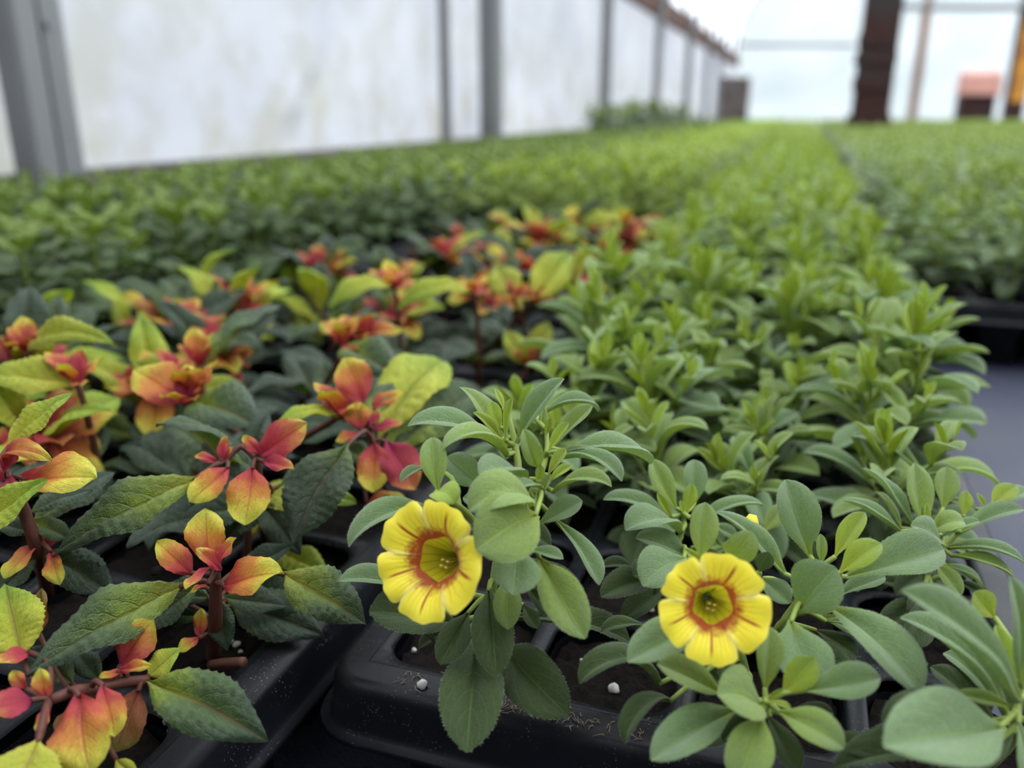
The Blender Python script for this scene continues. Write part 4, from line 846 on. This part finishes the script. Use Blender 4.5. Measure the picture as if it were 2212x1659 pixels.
for j in range(18, 62):
    for i in range(4):
        b = Vector((CX + .01 + .0425 * (i + .5), CY + .01 + .0425 * (j % 9 + .5) + (j // 9) * CP, TOP - .009)); s = rr.randrange(7)
        if i == 3 and 1.32 < b.y < 1.52: continue
        whole('calibrachoa_plant', ('cal', s), CALP[s], 'cal_stem', b, rr.uniform(0, 6.28), rr.uniform(.95, 1.25), 'soft green calibrachoa in the long rows beyond the second tray', 'plant', 'far calibrachoa rows', 1 if j < 30 else 2)
# fuchsias further back: crowns read from the picture
FUP = [gen_fu(s + 20, .050) for s in range(6)]
FUG = [gen_fu(s + 40, .036, 1.05, False) for s in range(4)]
GREEN = {(660, 890), (880, 760), (560, 720), (80, 830), (780, 640), (870, 660), (930, 640), (400, 720), (300, 700), (730, 780), (960, 800), (1130, 730), (340, 940), (1080, 545), (1200, 540)}
crowns = [(430, 815), (600, 812), (215, 895), (235, 800), (485, 655), (705, 705), (1000, 728), (690, 590), (1095, 655), (1215, 625), (1395, 515), (1290, 545), (1180, 512), (990, 512), (950, 568), (840, 585), (1080, 545), (340, 940), (660, 890), (880, 760), (560, 720), (1130, 590), (80, 830), (-60, 900), (780, 640), (1060, 500), (1340, 600), (1200, 540), (870, 660), (930, 640), (400, 720), (300, 700), (1300, 500), (1230, 500), (730, 780), (960, 800), (1130, 730)]
ORD = ('first', 'second', 'third', 'fourth', 'fifth', 'sixth', 'seventh', 'eighth', 'ninth', 'tenth')
TAKEN = set()
def fu_cell(b, TAKEN=TAKEN):
    """nearest free cell of the fuchsia trays and its wording"""
    best = None
    for t in range(2):
        for j in range(10):
            for i in range(6):
                if (t, j, i) in TAKEN: continue
                if FY + TP * t + .0455 * (j + .5) < min(b.y - .035, .42): continue      # never into the open front cells
                c = Vector((FX + .009 + .0455 * (i + .5), FY + TP * t + .009 + .0455 * (j + .5), FBASE)); d = (c.xy - b.xy).length
                if best is None or d < best[0]: best = (d, t, j, i, c)
    d, t, j, i, c = best; TAKEN.add((t, j, i))
    q = Vector((min(max(b.x, c.x - .015), c.x + .015), min(max(b.y, c.y - .015), c.y + .015), FBASE))
    return q, '%s row of the %s fuchsia tray, %s from the calibrachoas' % (ORD[j], ('nearer', 'farther')[t], ORD[5 - i])
for b_ in (b1, b2, b3, b4, b5): fu_cell(b_)
lime = [(60, 762, 330, 252, 748, 320, .36, 'L', 80, 'm'), (165, 830, 300, -50, 815, 292, .55, 'L', 25, 'm'), (430, 792, 345, 605, 660, 370, .42, 'H', 25, 'l'), (402, 872, 296, 288, 800, 296, .8, 'Y', 25, 'm'), (385, 830, 320, 290, 785, 322, .8, 'L', 25, 'c'),
        (420, 866, 300, 562, 926, 282, .62, 'H', 50, 'm'), (850, 622, 420, 712, 668, 400, .42, 'L', 80, 'm'), (1022, 634, 420, 860, 672, 402, .38, 'L', 80, 'm'), (1110, 645, 440, 1070, 575, 455, .7, 'L', 25, 'c'), (1150, 650, 445, 1230, 545, 470, .5, 'L', 25, 'c'),
        (1140, 792, 400, 1090, 712, 408, .5, 'L', 25, 'c'), (1150, 770, 440, 1185, 695, 452, .5, 'L', 25, 'c'), (1412, 495, 640, 1478, 565, 620, .5, 'L', 80, 'm'), (1352, 482, 700, 1258, 492, 690, .45, 'L', 80, 'm'), (735, 898, 290, 590, 925, 276, .4, 'L', 50, 'u'), (780, 745, 360, 690, 700, 366, .5, 'Y', 25, 'm'), (760, 725, 360, 872, 715, 356, .42, 'Y', 25, 'm'), (740, 750, 352, 870, 830, 330, .5, 'H', 50, 'm')]
for k, row in enumerate(lime):
    b = W(*row[:2], row[2] / 1000); base, where = fu_cell(Vector((b.x, b.y + .004, FBASE)))
    L2 = [row]
    rootp = build_plant('fuchsia_plant', base, 'big leaved fuchsia in the ' + where, 'plant', 'fuchsias with a raised large leaf', L2, [([base, base.lerp(b, .6) + Vector((.002, 0, 0)), b.lerp(W(*row[3:5], row[5] / 1000), -.02)], .0016, .0011)], 'fu_stem')
    X = Matrix.Translation(b - base)
    r3 = random.Random(k); a = 0
    for q in range(6):
        a += 2.4; el = math.radians(r3.uniform(5, 70)); dv = Vector((math.cos(a) * math.cos(el), math.sin(a) * math.cos(el), math.sin(el))); nr = Vector((-math.cos(a) * math.sin(el), -math.sin(a) * math.sin(el), math.cos(el)))
        add_leaf(rootp, X @ frame(dv * .001, dv * r3.uniform(.010, .017), nr, .6), 'Y' if q < 3 else 'R', 25, q)
    a = r3.uniform(0, 6); z = (base.lerp(b, .45) - base)
    for q in range(3):
        a += 2.1; el = r3.uniform(-.2, .3); dv = Vector((math.cos(a) * math.cos(el), math.sin(a) * math.cos(el), math.sin(el))); nr = Vector((-math.cos(a) * math.sin(el), -math.sin(a) * math.sin(el), math.cos(el)))
        add_leaf(rootp, Matrix.Translation(z) @ frame(dv * .001, dv * .04, nr, .48), 'G', 50, q)
for k, (x, y) in enumerate(crowns):
    p = WZ(x, y, TOP + rr.uniform(.040, .048)); s = rr.randrange(6); b, where = fu_cell(Vector((p.x, p.y, FBASE)))
    off = Vector((p.x - b.x, p.y - b.y, 0)); lean = Vector((0, 0, .05)) + off * min(1, .022 / max(off.length, 1e-6))
    if (x, y) in GREEN:
        spawn('fuchsia_plant', ('fug', s % 4), FUG[s % 4], 'fu_stem', b, rr.uniform(0, 6.28), rr.uniform(.9, 1.1), 'crownless fuchsia in the ' + where, 'plant', 'low dark fuchsias'); continue
    spawn('fuchsia_plant', ('fu', s), FUP[s], 'fu_stem', b, rr.uniform(0, 6.28), rr.uniform(.9, 1.1), 'red crowned fuchsia in the ' + where, 'plant', 'fuchsias massed further back in their trays', lean)
# chrysanthemums by the wall
MUM = [gen_mum(s + 50, .066, big=.036) for s in range(6)]
cand = []
for cx in MX:
    for k in range(17):
        for j in range(10):
            for i in range(6): cand.append(Vector((cx + .009 + .0455 * (i + .5), -.35 + TP * k + .009 + .0455 * (j + .5), FBASE)))
# a taller dark mound against the film wall takes cells of its own
TALL = []
for q in sorted(cand, key=lambda v: (v.x * 7919 + v.y * 104729) % 1):
    if -.99 < q.x < -.76 and 3.8 < q.y < 7.0 and len(TALL) < 30 and all((q - o).length > .125 for o in TALL): TALL.append(q)
cand = [q for q in cand if all((q - o).length > .075 for o in TALL)]
for q in TALL:
    f = 1 - ((q.y - 5.2) / 1.7) ** 2; s = rr.randrange(6)
    whole('tall_chrysanthemum', ('mum', s), MUM[s], 'mum_stem', q, rr.uniform(0, 6.28), 1.75 + .95 * max(f, 0) + rr.uniform(-.1, .2), 'taller dark green plant in the mound before the slim wall posts', 'plant', 'taller mound by the film wall', 1)
def inview(p, m=120):
    d = p + Vector((0, 0, .07)) - CAM; z = d.dot(FWD)
    if z < .05: return None
    x = 1106 + FPX * d.dot(RIGHT) / z; y = 829.5 - FPX * d.dot(UP) / z
    return z if (-m - 60 / z < x < 2212 + m + 60 / z and y < 1800) else None
def mass(name, cands, protos, smat, label, cat, group, lab2, grp2, ndetail, nind, smin, smax, key, lodcut=1.2):
    vis = sorted((inview(p), i) for i, p in enumerate(cands) if inview(p) is not None)
    PP, FF, UU, MI, base, mats = [], [], [], [], 0, None
    for q, (z, i) in enumerate(vis):
        s = rr.randrange(len(protos)); rot = rr.uniform(0, 6.28); sc = rr.uniform(smin, smax) * (1 if key != 'mum' else 1.12 - .35 * (-.41 - cands[i].x)); p = cands[i] + Vector((rr.uniform(-.006, .006), rr.uniform(-.006, .006), 0))
        if q < ndetail: spawn(name, (key, s), protos[s], smat, p, rot, sc, label, cat, group)
        elif q < nind: whole(name, (key, s), protos[s], smat, p, rot, sc, label if q < ndetail * 1.5 else lab2, cat, group if q < ndetail * 1.5 else grp2, 1 if z < lodcut else 2)
        else:
            P, F, UV, mi, mm, _ = joined((key, s), protos[s], smat, 2); c, si = math.cos(rot) * sc, math.sin(rot) * sc
            PP.append(P @ np.array([[c, si, 0], [-si, c, 0], [0, 0, sc]]) + np.array(p)); UU.append(UV); FF.append((F, base)); MI += mi; mats = mm; base += len(P)
    if PP:
        F = [tuple(k + b for k in f) for fs, b in FF for f in fs]
        return new_mesh(name, np.concatenate(PP), F, np.concatenate(UU), [M[m] for m in mats], MI)
me = mass('chrysanthemum_plant', cand, MUM, 'mum_stem', 'dark green lobed chrysanthemum in the tray edge beside the fuchsias', 'plant', 'chrysanthemums beside the fuchsias', 'dark green chrysanthemum in the mass toward the film wall', 'chrysanthemums toward the film wall', 90, 300, .88, 1.12, 'mum')
if me: tag(obj('chrysanthemum_field', me), 'distant mass of dark green chrysanthemums along the film wall', 'plants', kind='stuff')
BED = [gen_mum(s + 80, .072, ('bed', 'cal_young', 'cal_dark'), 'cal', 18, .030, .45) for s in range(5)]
cand = [Vector((FX + .009 + .0455 * (i + .5), FY + TP * (k + 2) + .009 + .0455 * (j + .5), FBASE)) for k in range(15) for j in range(10) for i in range(6)]
me = mass('bedding_seedling', cand, BED, 'cal_stem', 'light green leafy seedling in the tray right behind the fuchsias', 'plant', 'light green seedlings behind the fuchsias', 'light green leafy seedling in the block beyond the fuchsias', 'light green seedlings further back', 60, 300, .95, 1.25, 'bed')
if me: tag(obj('light_seedling_field', me), 'distant strip of light green seedlings beyond the fuchsias', 'plants', kind='stuff')
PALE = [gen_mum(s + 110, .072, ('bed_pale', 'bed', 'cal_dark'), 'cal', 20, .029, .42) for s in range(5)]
cand = [Vector((RX + TX * c + .009 + .0455 * (i + .5), RYK(k) + .009 + .0455 * (j + .5), FBASE)) for c in range(5) for k in range(14) for j in range(10) for i in range(6) if (c == 0 and k == 0) or RX + TX * c <= RLIM(k)]
cand = [q for q in cand if not (q.x < RX + .06 and 1.30 < q.y < 1.55)]
me = mass('pale_seedling', cand, PALE, 'cal_stem', 'pale grey green seedling in the tray with the bare black rim', 'plant', 'pale seedlings behind the bare cloth', 'pale grey green seedling in the block behind the bare rimmed tray', 'pale seedlings further back', 60, 300, .95, 1.25, 'pale')
if me: tag(obj('pale_seedling_field', me), 'distant block of pale green seedlings toward the dark post', 'plants', kind='stuff')
cand = [Vector((CX + .01 + .0425 * (i + .5), CY + .01 + .0425 * (j % 9 + .5) + (j // 9) * CP, FBASE)) for j in range(62, 160) for i in range(4)]
me = mass('calibrachoa_strip', cand, BED, 'cal_stem', '', 'plants', '', '', '', 0, 0, .95, 1.25, 'bed')
if me: tag(obj('calibrachoa_strip', me), 'distant middle strip of seedlings running to the end wall', 'plants', kind='stuff')
# ------------------------------------------------------------------ small things on the trays
def grain_mat():
    t = NT('perlite'); n = t.noise(900, 3, t.obj()); return t.pbr(t.mix(n, (.30, .28, .25), (.62, .60, .57)), .85, .2)
M['perlite'] = grain_mat()
def grain(seed, n=9):
    r = random.Random(seed); g = Geo(); P = []; k = 6
    for j in range(k + 1):
        for i in range(n):
            th = math.pi * j / k; ph = 2 * math.pi * i / n; d = Vector((math.sin(th) * math.cos(ph), math.sin(th) * math.sin(ph), math.cos(th)))
            P.append(d * (1 + .45 * noise.noise(d * 1.7 + Vector((seed, 0, 0)))))
    g.add(P, [(j * n + i, j * n + (i + 1) % n, (j + 1) * n + (i + 1) % n, (j + 1) * n + i) for j in range(k) for i in range(n)]); return g.mesh('grain', M['perlite'])
GR = [grain(s) for s in range(4)]
ZS = TOP - .007
for k, (x, y, d, onsoil) in enumerate([(913, 1484, 24, 0), (1068, 1520, 26, 0), (1195, 1549, 20, 0), (895, 1408, 13, 1), (1156, 1300, 14, 1), (1325, 1494, 26, 1), (1408, 1320, 10, 1), (1256, 1428, 9, 0), (497, 1390, 17, 1), (512, 1396, 17, 1), (408, 1457, 13, 1), (421, 1463, 12, 1), (452, 1466, 15, 1), (520, 1410, 10, 1), (580, 1392, 14, 1), (368, 1585, 18, 1), (360, 1562, 16, 1), (362, 1640, 15, 1), (1650, 1590, 14, 1), (2010, 1475, 30, 1)]):
    Z = ZS if onsoil else TOP; p = WZ(x, y, Z); s = d * (p - CAM).dot(FWD) / FPX / 2
    o = bpy.data.objects.new('perlite_grain', GR[k % 4]); COL.objects.link(o); o.location = (p.x, p.y, Z + s * .55); o.scale = (s, s, s * .8); o.rotation_euler.z = k * 1.3
    tag(o, ('pale perlite grain lying on the black rim of the flowering tray' if not onsoil else ('pale perlite grain on dark soil in the fuchsia tray' if x < 650 else 'pale perlite grain on dark soil in the calibrachoa tray')), 'perlite', 'perlite on the rim' if not onsoil else ('perlite among the fuchsias' if x < 650 else 'perlite among the calibrachoas'))
M['fibre'] = stem_mat('peat_fibre', (.16, .10, .06), (.30, .22, .14))
g = Geo(); r4 = random.Random(3)
spots = [(1110, 1535, 60, 30, 60), (1000, 1480, 110, 30, 20), (1250, 1560, 90, 20, 40), (880, 1465, 60, 15, 12), (1350, 1580, 60, 20, 16), (760, 1530, 60, 25, 6), (520, 1520, 90, 60, 14), (600, 1500, 40, 40, 8)]
for (x, y, dx, dy, n) in spots:
    for k in range(n):
        p = WZ(x + r4.gauss(0, dx * .5), y + r4.gauss(0, dy * .5), TOP)
        if not (CX + .002 < p.x < CX + .19 and p.y > CY + .002) and not (p.x < FX + .285 and p.y > 0): continue
        a = r4.uniform(0, 6.28); l = r4.uniform(.0008, .0028); d = Vector((math.cos(a), math.sin(a), 0)) * l
        q = Vector((p.x, p.y, TOP + .0003)); g.tube([q, q + d * .5 + Vector((0, 0, r4.uniform(0, .0006))), q + d + Vector((r4.uniform(-.4, .4) * l, 0, 0))], .00012, .00008, 4, 2)
tag(obj('peat_fibres', g.mesh('peat_fibres', M['fibre'])), 'scattered brown peat fibres and dust on the tray rims', 'fibres', kind='stuff')
def crumb(x, y, z, d, label):
    p = W(x, y, z); s = d * z / FPX / 2; me = GR[1].copy(); me.materials.clear(); me.materials.append(M['soil']); o = bpy.data.objects.new('soil_crumb', me); COL.objects.link(o); o.location = p; o.scale = (s, s, s * .8); tag(o, label, 'soil')
crumb(337, 1233, .2085, 24, 'brown soil crumb on the big green leaf under the red crown')
